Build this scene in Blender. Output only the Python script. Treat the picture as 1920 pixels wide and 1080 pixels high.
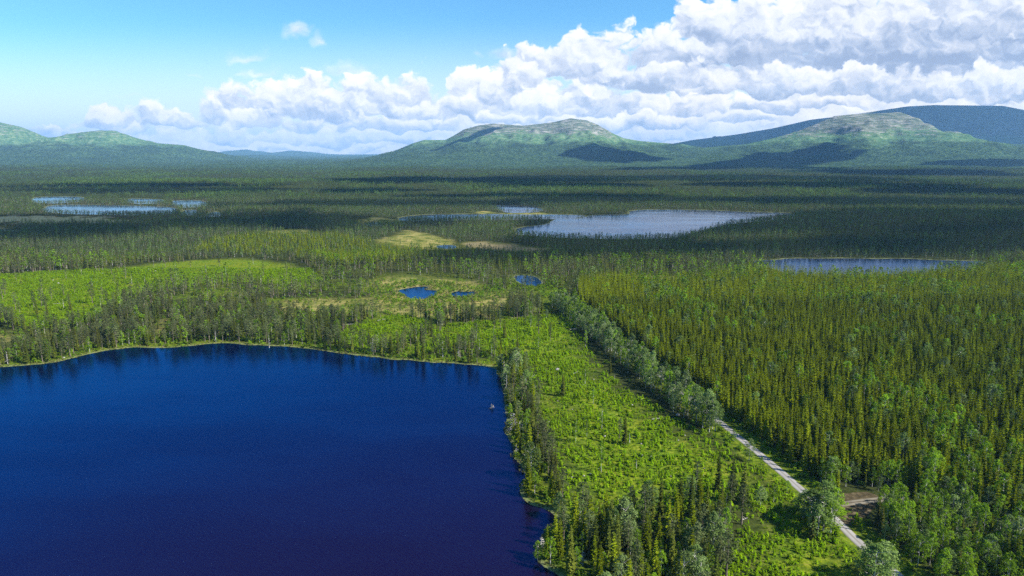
import bpy, math, os
import numpy as np
from mathutils import Vector

for o in list(bpy.data.objects):
    bpy.data.objects.remove(o)
SC = bpy.context.scene
COL = SC.collection
R = math.radians
PI = math.pi

# ------------------------------------------------------------------ camera
CAM_H, PITCH, FPX = 120.0, R(11.27), 1280.0
cam_d = bpy.data.cameras.new('camera')
cam = bpy.data.objects.new('camera', cam_d)
COL.objects.link(cam)
cam.location = (0, 0, CAM_H)
cam.rotation_euler = (R(90) - PITCH, 0, 0)
cam_d.sensor_width = 36.0
cam_d.lens = 24.0
cam_d.clip_start = 1.0
cam_d.clip_end = 200000.0
SC.camera = cam

# ------------------------------------------------------------------ render settings
SC.view_settings.view_transform = 'Standard'
SC.view_settings.look = 'None'
SC.view_settings.exposure = 1.0
SC.view_settings.gamma = 1.0
SC.cycles.max_bounces = 6
SC.cycles.diffuse_bounces = 2
SC.cycles.glossy_bounces = 2
SC.cycles.transmission_bounces = 3
SC.cycles.transparent_max_bounces = 6
SC.cycles.volume_bounces = 1
SC.cycles.use_denoising = False
SC.cycles.use_adaptive_sampling = False
SC.cycles.sample_clamp_indirect = 3.0
SC.cycles.sample_clamp_direct = 3.0
SC.cycles.caustics_reflective = False
SC.cycles.caustics_refractive = False

# ------------------------------------------------------------------ sun
SUN_AZ, SUN_EL = R(112), R(41)          # azimuth clockwise from +Y
SUNV = np.array([math.sin(SUN_AZ) * math.cos(SUN_EL), math.cos(SUN_AZ) * math.cos(SUN_EL), math.sin(SUN_EL)])
sun_d = bpy.data.lights.new('sun', 'SUN')
sun_d.energy = 5.0
sun_d.angle = R(0.5)
sun_d.color = (1.0, 0.95, 0.86)
sun = bpy.data.objects.new('sun', sun_d)
COL.objects.link(sun)
sun.rotation_euler = Vector(SUNV).to_track_quat('Z', 'Y').to_euler()

# ------------------------------------------------------------------ picture <-> world
def ray(px, py):
    rx = (np.asarray(px, float) - 960) / FPX
    ry = (540 - np.asarray(py, float)) / FPX
    return rx, math.cos(PITCH) + ry * math.sin(PITCH), -math.sin(PITCH) + ry * math.cos(PITCH)

def G(px, py):
    dx, dy, dz = ray(px, py)
    t = -CAM_H / dz
    return float(dx * t), float(dy * t)

def GP(pts):
    return np.array([G(a, b) for a, b in pts])

def at_y(px, py, D):
    dx, dy, dz = ray(px, py)
    t = D / dy
    return dx * t, CAM_H + dz * t

# ------------------------------------------------------------------ node helper
class NT:
    def __init__(s, tree):
        s.t = tree; s.n = tree.nodes; s.l = tree.links
        s.n.clear()
    def new(s, kind, **kw):
        nd = s.n.new(kind)
        for k, v in kw.items():
            setattr(nd, k, v)
        return nd
    def put(s, sock, v):
        if isinstance(v, bpy.types.NodeSocket):
            s.l.new(v, sock)
        elif v is not None:
            if sock.type == 'RGBA' and len(v) == 3:
                v = (*v, 1)
            sock.default_value = v
    def m(s, op, a, b=None, c=None, clamp=False):
        nd = s.new('ShaderNodeMath', operation=op, use_clamp=clamp)
        for i, v in enumerate((a, b, c)):
            if v is not None: s.put(nd.inputs[i], v)
        return nd.outputs[0]
    def vm(s, op, a, b=None):
        nd = s.new('ShaderNodeVectorMath', operation=op)
        s.put(nd.inputs[0], a)
        if b is not None: s.put(nd.inputs[1], b)
        return nd.outputs['Value'] if op in ('LENGTH', 'DOT_PRODUCT') else nd.outputs[0]
    def mix(s, f, a, b, blend='MIX'):
        nd = s.new('ShaderNodeMix', data_type='RGBA', blend_type=blend)
        s.put(nd.inputs[0], f); s.put(nd.inputs[6], a); s.put(nd.inputs[7], b)
        return nd.outputs[2]
    def mixf(s, f, a, b):
        nd = s.new('ShaderNodeMix', data_type='FLOAT')
        s.put(nd.inputs[0], f); s.put(nd.inputs[2], a); s.put(nd.inputs[3], b)
        return nd.outputs[0]
    def rng(s, v, a, b, c=0.0, d=1.0, smooth=True):
        nd = s.new('ShaderNodeMapRange', interpolation_type='SMOOTHSTEP' if smooth else 'LINEAR')
        for i, x in enumerate((v, a, b, c, d)): s.put(nd.inputs[i], x)
        return nd.outputs[0]
    def noise(s, vec, scale, detail=3, rough=0.55, dist=0.0, col=False, dim='3D'):
        nd = s.new('ShaderNodeTexNoise', noise_dimensions=dim)
        s.put(nd.inputs['Vector'], vec)
        nd.inputs['Scale'].default_value = scale
        nd.inputs['Detail'].default_value = detail
        nd.inputs['Roughness'].default_value = rough
        nd.inputs['Distortion'].default_value = dist
        return nd.outputs[1 if col else 0]
    def ramp(s, f, stops):
        nd = s.new('ShaderNodeValToRGB')
        s.put(nd.inputs[0], f)
        e = nd.color_ramp.elements
        while len(e) < len(stops): e.new(0.5)
        for el, (p, c) in zip(e, stops):
            el.position = p; el.color = (*c, 1)
        return nd.outputs[0]

# ------------------------------------------------------------------ sky (world)
def conv(px, py):
    dx, dy, dz = ray(px, py)
    return float(dx / dy * 12.8), float(dz / dy * 12.8)

# cumulus cells: centre x, base y, half width, height in picture pixels, opacity, brightness offset, edge softness
CELLS = [
 (1700, 300, 760, 300, 1, .22, .2), (1200, 300, 560, 215, 1, .26, .2), (1350, 160, 190, 70, 1, .1, .2), (900, 300, 400, 180, 1, .26, .25), (640, 302, 290, 140, 1, .26, .35), (400, 300, 230, 90, .95, .30, .4), (210, 290, 120, 50, .8, .3, .5),
 (1700, 118, 460, 190, 1, .04, .25), (1900, 60, 260, 130, 1, .02, .2), (1560, 72, 230, 120, 1, .10, .2),
 (1400, 100, 170, 120, 1, .10, .2), (1345, 62, 100, 90, 1, .15, .2), (1600, 112, 330, 60, .9, -.20, .5), (1820, 108, 200, 50, .8, -.2, .4),
 (1125, 135, 82, 104, 1, .12, .2), (1085, 125, 60, 62, 1, .14, .2), (1035, 135, 80, 66, 1, .08, .2), (1240, 128, 86, 84, 1, .02, .25), (1290, 120, 70, 70, 1, .0, .3),
 (985, 165, 110, 56, 1, .05, .25), (885, 185, 62, 66, 1, .18, .2), (930, 190, 100, 60, 1, .04, .25), (1190, 165, 120, 60, 1, -.08, .4),
 (760, 198, 120, 68, 1, .0, .3), (700, 196, 76, 70, 1, .06, .25), (590, 205, 95, 84, 1, .14, .2), (655, 205, 70, 74, 1, .1, .2), (515, 208, 76, 74, 1, .08, .25), (450, 212, 70, 62, 1, .02, .3),
 (1340, 165, 120, 62, 1, .12, .25), (1450, 168, 110, 54, 1, -.02, .3), (1580, 166, 130, 62, 1, .12, .2), (1720, 172, 130, 56, 1, .04, .25), (1860, 172, 130, 58, 1, .08, .25),
 (1260, 150, 90, 44, 1, .1, .25), (1090, 198, 140, 62, 1, .03, .3), (1180, 205, 110, 44, 1, -.02, .3), (1010, 205, 90, 50, 1, .14, .25),
 (830, 214, 100, 48, 1, .1, .3), (905, 216, 90, 34, 1, -.12, .4),
 (205, 234, 78, 48, 1, .1, .25), (300, 230, 84, 46, .95, .08, .35), (390, 226, 60, 40, .9, .0, .35), (345, 236, 80, 24, .9, .0, .4),
 (480, 232, 66, 34, 1, .12, .3), (600, 228, 100, 28, 1, -.1, .5), (560, 238, 80, 30, 1, .12, .3), (690, 238, 90, 34, 1, .05, .35),
 (1290, 212, 110, 34, 1, .1, .3), (1430, 205, 110, 28, 1, -.08, .4), (1560, 200, 120, 22, 1, .08, .3), (1390, 228, 90, 22, 1, .04, .3), (1240, 236, 100, 24, 1, .1, .3),
 (970, 226, 100, 24, 1, .05, .35), (1150, 240, 90, 22, .9, .0, .3), (800, 242, 110, 22, .95, .0, .35),
 (255, 246, 70, 18, .8, .1, .4), (120, 262, 110, 30, .95, .2, .4), (60, 250, 50, 16, .7, .1, .5), (420, 262, 70, 26, .9, .05, .35), (525, 262, 60, 24, .9, .14, .3),
 (620, 266, 80, 26, .9, .05, .35), (730, 268, 90, 20, .9, .05, .35), (1230, 258, 110, 18, .9, .12, .3), (450, 282, 60, 12, .9, .1, .4), (560, 286, 90, 12, .8, .1, .4), (690, 284, 60, 12, .8, .1, .4),
 (550, 72, 52, 36, .8, .3, .9), (603, 84, 28, 24, .7, .3, .9), (450, 110, 58, 28, .65, .26, .9), (487, 140, 44, 27, .7, .26, .9), (662, 130, 76, 28, .55, .2, .9), (945, 116, 60, 26, .7, .24, .9), (885, 112, 30, 12, .45, .2, .9),
 (375, 140, 30, 8, .25, .05, .9), (235, 186, 40, 9, .22, .0, .9), (700, 146, 40, 12, .4, .0, .9),
]
def build_world():
    w = bpy.data.worlds.new('World')
    SC.world = w
    w.use_nodes = True
    w.cycles.sampling_method = 'MANUAL'
    w.cycles.sample_map_resolution = 512
    n = NT(w.node_tree)
    out = n.new('ShaderNodeOutputWorld')
    bg = n.new('ShaderNodeBackground')
    bg.inputs[1].default_value = WSTR
    sky = n.new('ShaderNodeTexSky', sky_type='NISHITA')
    sky.sun_disc = False
    sky.sun_elevation = SUN_EL
    sky.sun_rotation = SUN_AZ
    sky.altitude = 500; sky.air_density = 1.0; sky.dust_density = 0.6; sky.ozone_density = 1.5
    tc = n.new('ShaderNodeTexCoord').outputs['Generated']
    sp = n.new('ShaderNodeSeparateXYZ'); n.l.new(tc, sp.inputs[0])
    x, y, z = sp.outputs
    yy = n.m('MAXIMUM', y, 0.25)
    U = n.m('MULTIPLY', n.m('DIVIDE', x, yy), 12.8)
    V = n.m('MULTIPLY', n.m('DIVIDE', z, yy), 12.8)
    # feature size shrinks towards the horizon
    cb = n.new('ShaderNodeCombineXYZ'); n.put(cb.inputs[0], U); n.put(cb.inputs[1], V)
    P = cb.outputs[0]
    cs = n.new('ShaderNodeCombineXYZ'); n.put(cs.inputs[0], n.m('ADD', U, 77.3)); n.put(cs.inputs[1], n.m('MULTIPLY', V, 1.25))
    Q = cs.outputs[0]
    N2 = lambda v, sc, d, r, col=False: n.noise(v, sc, d, r, col=col, dim='2D')
    w1 = n.vm('SUBTRACT', N2(Q, 1.1, 2, 0.55, True), (.5, .5, .5))
    w2 = n.vm('SUBTRACT', N2(Q, 4.2, 3, 0.5, True), (.5, .5, .5))
    warp = n.vm('ADD', n.vm('MULTIPLY', w1, (.75, .42, 0)), n.vm('MULTIPLY', w2, (.18, .14, 0)))
    PW = n.vm('ADD', P, warp)
    QW = n.vm('ADD', Q, n.vm('ADD', n.vm('MULTIPLY', w2, (.3, .3, .0)), n.vm('MULTIPLY', w1, (.3, .3, 0))))
    def billow(vec):
        v = n.new('ShaderNodeTexVoronoi', feature='F1', voronoi_dimensions='2D')
        n.put(v.inputs['Vector'], vec)
        v.inputs['Scale'].default_value = 1.55
        v.inputs['Detail'].default_value = 2.4
        v.inputs['Roughness'].default_value = 0.45
        v.inputs['Lacunarity'].default_value = 2.4
        return v.outputs['Distance']
    b0 = billow(QW)
    b1 = billow(n.vm('ADD', QW, (.07, .16, .0)))
    n0 = N2(QW, 1.9, 4, .55)
    n1 = N2(n.vm('ADD', QW, (.04, .1, 0)), 1.9, 4, .55)
    relief = n.m('ADD', n.m('MULTIPLY', n.m('SUBTRACT', b1, b0), .62), n.m('MULTIPLY', n.m('SUBTRACT', n0, n1), 1.1))
    big = n.m('SUBTRACT', N2(Q, .8, 2, .5), .5)
    edge = n.m('SUBTRACT', n.m('SUBTRACT', 1.22, n.m('MULTIPLY', b0, .52)), n.m('MULTIPLY', n.m('SUBTRACT', .5, n0), .3))
    A, B = None, None
    for (cx, by, hw, hh, op, bo, soft) in CELLS:
        cu, cv = conv(cx, by)
        s = .01
        d = n.vm('MULTIPLY', n.vm('SUBTRACT', PW, (cu, cv, 0)), (1 / (hw * s), 1 / (hh * s), 0))
        r = n.vm('LENGTH', n.vm('MAXIMUM', d, n.vm('MULTIPLY', d, (-1, -3, 0))))
        mask = n.rng(n.m('SUBTRACT', edge, r), 0.0, soft * (0.8 if soft < .8 else 1.1), 0.0, op)
        br = n.m('ADD', n.vm('DOT_PRODUCT', d, (0, .66, 0)), .24 + bo)
        if A is None:
            A, B = mask, br
        else:
            B = n.mixf(mask, B, br)
            A = n.m('MAXIMUM', A, mask)
    Bt = n.m('ADD', n.m('ADD', B, n.m('MULTIPLY', relief, .75)), n.m('MULTIPLY', big, .35), clamp=True)
    ccol = n.ramp(Bt, [(0.0, (.38, .47, .64)), (.20, (.50, .59, .75)), (.42, (.70, .76, .87)), (.60, (.90, .93, .97)), (.80, (1.02, 1.02, 1.02)), (1.0, (1.12, 1.12, 1.12))])
    cl = n.vm('MULTIPLY', ccol, (5.25, 5.25, 5.3))
    cl = n.mix(n.rng(V, 2.0, .2), cl, n.vm('MULTIPLY', cl, (1.34, 1.24, 1.10)))
    # clear sky: Nishita, graded to the photograph's azure
    hs = n.new('ShaderNodeHueSaturation'); n.put(hs.inputs['Color'], sky.outputs[0])
    hs.inputs['Saturation'].default_value = 1.15; hs.inputs['Value'].default_value = 1.0
    base = n.vm('MULTIPLY', hs.outputs[0], SKYMUL)
    # paler towards the left horizon
    base = n.mix(n.m('MULTIPLY', n.rng(V, 2.4, .2), .85), base, (5.4, 5.5, 5.2))
    c = n.mix(n.m('MULTIPLY', A, n.rng(V, 3.4, 2.9)), base, cl)
    n.l.new(c, bg.inputs[0])
    bg0 = n.new('ShaderNodeBackground'); bg0.inputs[1].default_value = WSTR
    n.l.new(base, bg0.inputs[0])
    inside = n.m('MULTIPLY', n.m('GREATER_THAN', y, 0.3), n.m('MULTIPLY', n.m('LESS_THAN', V, 3.4), n.m('GREATER_THAN', V, -.6)))
    ms = n.new('ShaderNodeMixShader')
    n.l.new(inside, ms.inputs[0]); n.l.new(bg0.outputs[0], ms.inputs[1]); n.l.new(bg.outputs[0], ms.inputs[2])
    n.l.new(ms.outputs[0], out.inputs[0])
SKYMUL = (.46, .79, .93)
WSTR = 0.105
build_world()

# ------------------------------------------------------------------ numpy noise and polygons
RNG = np.random.default_rng(11)
def _h(ix, iy, seed):
    n = (ix.astype(np.int64) * 374761393 + iy.astype(np.int64) * 668265263 + seed * 1442695041) & 0xFFFFFFFF
    n = ((n ^ (n >> 13)) * 1274126177) & 0xFFFFFFFF
    n = n ^ (n >> 16)
    return (n & 0xFFFF) / 65535.0
def vnoise(x, y, seed=0):
    x = np.asarray(x, float); y = np.asarray(y, float)
    ix = np.floor(x); iy = np.floor(y)
    fx = x - ix; fy = y - iy
    fx = fx * fx * (3 - 2 * fx); fy = fy * fy * (3 - 2 * fy)
    ix = ix.astype(np.int64); iy = iy.astype(np.int64)
    a = _h(ix, iy, seed); b = _h(ix + 1, iy, seed); c = _h(ix, iy + 1, seed); d = _h(ix + 1, iy + 1, seed)
    return (a + (b - a) * fx) * (1 - fy) + (c + (d - c) * fx) * fy
def fbm(x, y, octv=4, seed=0, gain=.5):
    t = 0; amp = 1; tot = 0
    for k in range(octv):
        t = t + vnoise(x * 2 ** k + 17.3 * k, y * 2 ** k - 9.1 * k, seed + k) * amp
        tot += amp; amp *= gain
    return t / tot
def sst(x, a, b):
    t = np.clip((x - a) / (b - a), 0, 1)
    return t * t * (3 - 2 * t)
def sdf(poly, X, Y, reach=60.0):
    """signed distance, positive inside, -reach where far outside"""
    X = np.asarray(X, float); Y = np.asarray(Y, float)
    out = np.full(X.shape, -reach)
    lo = poly.min(0) - reach; hi = poly.max(0) + reach
    sel = (X > lo[0]) & (X < hi[0]) & (Y > lo[1]) & (Y < hi[1])
    if not sel.any(): return out
    px, py = X[sel], Y[sel]
    d = np.full(px.shape, 1e18); ins = np.zeros(px.shape, bool)
    n = len(poly)
    for i in range(n):
        ax, ay = poly[i]; bx, by = poly[(i + 1) % n]
        ex, ey = bx - ax, by - ay
        wx, wy = px - ax, py - ay
        t = np.clip((wx * ex + wy * ey) / (ex * ex + ey * ey + 1e-9), 0, 1)
        d = np.minimum(d, (wx - t * ex) ** 2 + (wy - t * ey) ** 2)
        c = ((ay > py) != (by > py))
        ins ^= c & (px < (bx - ax) * (py - ay) / (by - ay + 1e-12) + ax)
    out[sel] = np.maximum(np.where(ins, 1, -1) * np.sqrt(d), -reach)
    return out
def smooth_poly(p, it=2):
    for _ in range(it):
        q = np.roll(p, -1, 0)
        p = np.stack([p * .75 + q * .25, p * .25 + q * .75], 1).reshape(-1, 2)
    return p

# ------------------------------------------------------------------ the map (picture outlines laid down on the ground plane)
near = [(-420, 720), (-150, 698), (0, 688), (60, 684), (110, 678), (160, 666), (200, 656), (250, 652), (300, 652), (340, 650), (400, 643), (440, 644),
        (480, 648), (540, 650), (600, 655), (640, 663), (690, 669), (740, 674), (800, 678), (860, 682), (900, 686), (925, 689),
        (934, 700), (943, 722), (943, 742), (950, 760), (947, 772), (948, 800), (953, 825), (962, 850), (976, 868), (982, 890), (980, 925),
        (992, 945), (1020, 955), (1036, 968), (1036, 990), (1012, 1010), (998, 1035), (1008, 1060), (1050, 1080)]
NEAR = np.vstack([GP(near), [(30, 150), (20, 90), (-90, 40), (-420, 60), (-560, 200)]])
LAKES = {
 'near': smooth_poly(NEAR, 1),
 'big': smooth_poly(GP([(1030, 412), (1085, 410), (1120, 402), (1176, 402.5), (1180, 394), (1230, 392.5), (1330, 394), (1400, 397), (1500, 400), (1485, 410), (1420, 415),
                        (1340, 424), (1300, 438), (1262, 446), (1180, 448), (1100, 447), (1020, 445), (960, 438), (975, 426), (1030, 420)]), 1),
 'arm': smooth_poly(GP([(745, 407), (800, 402), (870, 401.5), (940, 401.5), (985, 402.5), (1060, 402), (1110, 405), (1060, 411), (1005, 411), (960, 412), (900, 413.5), (840, 413), (750, 416)]), 1),
 'bay': smooth_poly(GP([(915, 386), (960, 384.5), (1015, 389), (1022, 396), (990, 399.5), (950, 399), (935, 392)]), 1),
 'left_a': smooth_poly(GP([(60, 372), (80, 368.5), (156, 369), (166, 376), (120, 381.5), (60, 381)]), 1),
 'left_b': smooth_poly(GP([(80, 390), (95, 384.5), (145, 383), (250, 385.5), (330, 388), (336, 401), (290, 404), (200, 403), (100, 400), (75, 394)]), 1),
 'left_c': smooth_poly(GP([(318, 377), (345, 375.5), (384, 376), (388, 388), (330, 390)]), 1),
 'left_d': smooth_poly(GP([(235, 373.5), (260, 372), (312, 374), (305, 382), (245, 383)]), 1),
 'left_e': smooth_poly(GP([(340, 394.5), (366, 392.5), (374, 402), (342, 406)]), 1),
 'left_f': smooth_poly(GP([(386, 399), (412, 396), (418, 406), (386, 408)]), 1),
 'right': smooth_poly(GP([(1405, 489), (1460, 486), (1520, 484.5), (1600, 484), (1700, 486), (1800, 488.5), (1860, 489.5), (1850, 502), (1760, 516), (1650, 523), (1540, 523), (1470, 511), (1425, 498)]), 1),
 'tarn': smooth_poly(GP([(963, 517), (985, 516), (1005, 519), (1016, 528), (1010, 538), (985, 535), (968, 526)]), 1),
 'pool_a': smooth_poly(GP([(738, 548), (757, 541), (775, 539), (800, 537), (806, 541), (796, 544), (812, 545), (820, 548), (812, 555), (795, 560), (772, 560), (755, 553)]), 1),
 'pool_b': smooth_poly(GP([(840, 550), (852, 545), (872, 547), (892, 545), (890, 552), (872, 557), (850, 557)]), 1),
 'pool_c': smooth_poly(GP([(812, 461), (835, 459), (855, 460), (856, 466), (825, 467)]), 1),
 'pool_d': smooth_poly(GP([(682, 419), (700, 416.5), (718, 417.5), (714, 423), (690, 424)]), 1),
}
OPEN = {   # name: (polygon, kind)  kinds: clear = felled ground with saplings, bog = pale mire, brown = rusty mire
 'clear_r': (GP([(820, 618), (850, 608), (900, 606), (980, 598), (1050, 588), (1082, 606), (1098, 650), (1130, 695), (1180, 735), (1250, 780), (1310, 812), (1350, 838), (1390, 872), (1440, 895),
                 (1500, 945), (1550, 985), (1600, 1030), (1645, 1072), (1700, 1125), (1760, 1200), (1330, 1200), (1350, 1080), (1372, 1010), (1400, 965), (1350, 955), (1300, 958), (1240, 966), (1150, 976), (1060, 976),
                 (1045, 930), (1025, 850), (1015, 790), (1000, 720), (985, 690), (930, 665), (870, 650), (825, 650), (800, 668), (760, 662), (810, 640)]), 'clear'),
 'clear_m': (GP([(640, 640), (650, 612), (700, 600), (750, 592), (800, 600), (815, 618), (790, 636), (740, 650), (690, 656)]), 'clear'),
 'clear_l': (GP([(-200, 520), (0, 518), (60, 514), (120, 510), (200, 502), (240, 502), (300, 494), (400, 488), (460, 485), (520, 490), (570, 501), (605, 520),
                 (600, 530), (520, 533), (430, 534), (345, 537), (300, 550), (250, 560), (208, 574), (200, 596), (150, 612), (60, 618), (0, 606), (-200, 600)]), 'clear'),
 'patch_a': (GP([(285, 645), (290, 608), (315, 598), (325, 612), (318, 648)]), 'bog'),
 'patch_b': (GP([(-200, 640), (0, 622), (48, 626), (55, 650), (20, 672), (-200, 690)]), 'bog'),
 'patch_c': (GP([(480, 575), (560, 560), (640, 556), (690, 570), (690, 590), (620, 604), (560, 602), (500, 590)]), 'bog'),
 'bog_m': (GP([(690, 530), (712, 517), (745, 513), (800, 517), (880, 524), (940, 540), (975, 556), (970, 580), (930, 597), (840, 602), (760, 596), (700, 590), (650, 592), (640, 572), (690, 560)]), 'bog'),
 'bog_f': (GP([(690, 462), (715, 450), (755, 438), (790, 440), (850, 452), (880, 464), (860, 472), (760, 470)]), 'bog'),
 'bog_g': (GP([(850, 456), (900, 455), (960, 459), (1045, 466), (1035, 474), (940, 474), (870, 468)]), 'brown'),
 'bog_h': (GP([(1105, 518), (1180, 514), (1260, 520), (1300, 527), (1280, 533), (1200, 529), (1130, 526)]), 'bog'),
 'bog_i': (GP([(1160, 480), (1205, 475), (1255, 478), (1260, 484), (1180, 484)]), 'bog'),
 'bog_j': (GP([(652, 419), (690, 411), (775, 409), (775, 416), (720, 425), (670, 426)]), 'bog'),
 'bog_k': (GP([(-100, 409), (120, 406), (270, 413), (280, 421), (160, 424), (-100, 418)]), 'pale'),
 'bog_l': (GP([(-100, 427), (30, 426), (48, 434), (30, 440), (-100, 440)]), 'pale'),
 'bog_m2': (GP([(500, 437), (560, 436), (600, 441), (620, 446), (560, 447), (505, 443)]), 'bog'),
 'bog_n': (GP([(900, 399), (960, 399), (1040, 400), (1040, 403.5), (980, 403), (900, 402)]), 'bog'),
}
for k in list(OPEN):
    OPEN[k] = (smooth_poly(OPEN[k][0], 1), OPEN[k][1])
ROAD = GP([(1735, 1130), (1690, 1088), (1656, 1058), (1613, 1024), (1573, 983), (1545, 958), (1513, 931), (1467, 889), (1420, 850), (1380, 818), (1330, 777), (1240, 708), (1150, 637), (1095, 594), (1058, 566), (1040, 548)])
SIDE = GP([(1556, 952), (1590, 946), (1625, 942), (1660, 938), (1700, 934)])
PLANT = smooth_poly(GP([(1075, 560), (1085, 530), (1150, 526), (1230, 532), (1300, 531), (1420, 512), (1520, 526), (1700, 524), (1900, 506), (2200, 500), (2600, 900), (2400, 1200), (1780, 1200), (1640, 1020), (1500, 905), (1380, 800), (1240, 690), (1130, 610)]), 1)
BIRCHY = smooth_poly(GP([(1480, 890), (1560, 905), (1640, 900), (1700, 920), (1800, 940), (1920, 1000), (1900, 1100), (1950, 1250), (1780, 1250), (1700, 1090), (1620, 1010), (1560, 960)]), 1)
LOWWOOD = smooth_poly(GP([(985, 690), (1005, 760), (1015, 830), (1045, 930), (1060, 972), (1150, 972), (1240, 962), (1300, 952), (1365, 950), (1400, 965), (1355, 1010), (1335, 1080), (1320, 1200), (1000, 1200), (960, 1000), (900, 850), (900, 690)]), 1)

def seg_dist(line, X, Y):
    d = np.full(np.shape(X), 1e9)
    for (ax, ay), (bx, by) in zip(line[:-1], line[1:]):
        ex, ey = bx - ax, by - ay
        t = np.clip(((X - ax) * ex + (Y - ay) * ey) / (ex * ex + ey * ey), 0, 1)
        d = np.minimum(d, np.hypot(X - ax - t * ex, Y - ay - t * ey))
    return d
def dens(line, step=4.0, it=2):
    p = np.array(line)
    for _ in range(it):
        q = [p[0]]
        for a, b in zip(p[:-1], p[1:]):
            q += [a * .75 + b * .25, a * .25 + b * .75]
        q.append(p[-1]); p = np.array(q)
    return p
ROADL, SIDEL = dens(ROAD), dens(SIDE)
TURN = GP([(1550, 950), (1560, 926), (1600, 916), (1650, 918), (1656, 950), (1640, 1000), (1632, 1040), (1600, 1015), (1580, 990)])
YOUNG2 = GP([(330, 475), (420, 455), (520, 447), (640, 448), (760, 462), (900, 474), (820, 486), (700, 500), (620, 500), (540, 482), (440, 480)])

def ragged(p, seed, amp):
    """break a smooth outline into small bays and points"""
    q = []
    for a, b in zip(p, np.roll(p, -1, 0)):
        L = np.linalg.norm(b - a); k = max(1, int(L / max(2.5, amp * 1.2)))
        for i in range(k): q.append(a + (b - a) * i / k)
    q = np.array(q); sc = amp * 4
    return q + np.stack([fbm(q[:, 0] / sc, q[:, 1] / sc, 3, seed) - .5, fbm(q[:, 0] / sc, q[:, 1] / sc, 3, seed + 9) - .5], 1) * 2 * amp
for i_, k_ in enumerate(LAKES):
    LAKES[k_] = ragged(LAKES[k_], i_, {'near': 2.2, 'tarn': 2.5, 'pool_a': 5, 'pool_b': 5, 'pool_c': 8, 'pool_d': 7}.get(k_, 8))

# ------------------------------------------------------------------ terrain
def skyline(pts, D):
    xz = np.array([at_y(a, b, D) for a, b in pts])
    return xz[:, 0], np.maximum(xz[:, 1], 0)
RANGES = [   # depth, front width, back width, power, skyline
 (9300, 3600, 2500, 1.9, [(-900, 240), (-500, 205), (-200, 214), (0, 229), (40, 238), (70, 251), (92, 259), (117, 257), (150, 248), (190, 244), (225, 249), (265, 266), (345, 272), (372, 279), (390, 291), (430, 301), (480, 309), (520, 315)]),
 (8800, 3300, 2600, 1.5, [(600, 315), (640, 306), (700, 296), (740, 283), (775, 268), (795, 262), (835, 262), (850, 254), (870, 242), (895, 235), (925, 231), (950, 233), (980, 235), (1010, 232), (1040, 228), (1070, 221), (1100, 225), (1120, 233), (1145, 248), (1165, 258), (1200, 264), (1260, 269), (1300, 275), (1380, 292), (1450, 310)]),
 (8000, 2900, 2500, 1.45, [(1100, 312), (1200, 292), (1290, 279), (1400, 270), (1450, 259), (1500, 245), (1540, 228), (1565, 217), (1600, 213.5), (1640, 212.5), (1685, 209.5), (1700, 214), (1712, 226), (1732, 237), (1760, 254), (1800, 264), (1850, 268), (1920, 271), (2100, 268), (2500, 250), (3000, 280)]),
 (12500, 3600, 4000, 1.3, [(1180, 292), (1230, 275), (1300, 262), (1380, 252), (1450, 240), (1520, 224), (1580, 217), (1640, 208), (1700, 199), (1750, 196.5), (1880, 198), (1920, 206), (2050, 220), (2400, 240), (3000, 260)]),
 (24000, 4500, 5000, 1.2, [(300, 296), (380, 291), (415, 287), (440, 282), (462, 280), (480, 284), (497, 289), (515, 286), (545, 282), (585, 286), (620, 292), (645, 299), (660, 295), (680, 292), (710, 291), (740, 295), (820, 299)]),
 (15500, 4000, 3500, 1.3, [(330, 300), (400, 293), (480, 290), (540, 294), (600, 296), (660, 300), (720, 304), (900, 308)]),
]
RS = [(D, Wf, Wb, pw, *skyline(p, D)) for D, Wf, Wb, pw, p in RANGES]
LK_ALL = list(LAKES.values())
def lake_sd(X, Y):
    s = np.full(np.shape(X), -60.0)
    for p in LK_ALL:
        s = np.maximum(s, sdf(p, X, Y))
    return s
MOUNDS = [((1900, 440), 330, 150, 9), ((1950, 425), 500, 260, 12), ((420, 440), 330, 160, 5), ((780, 352), 900, 300, 14), ((1500, 352), 900, 350, 20), ((300, 352), 700, 300, 12), ((1100, 366), 500, 120, 6), ((560, 405), 400, 110, 5)]
MOUNDS = [(G(*c), a, b, h) for c, a, b, h in MOUNDS]
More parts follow.
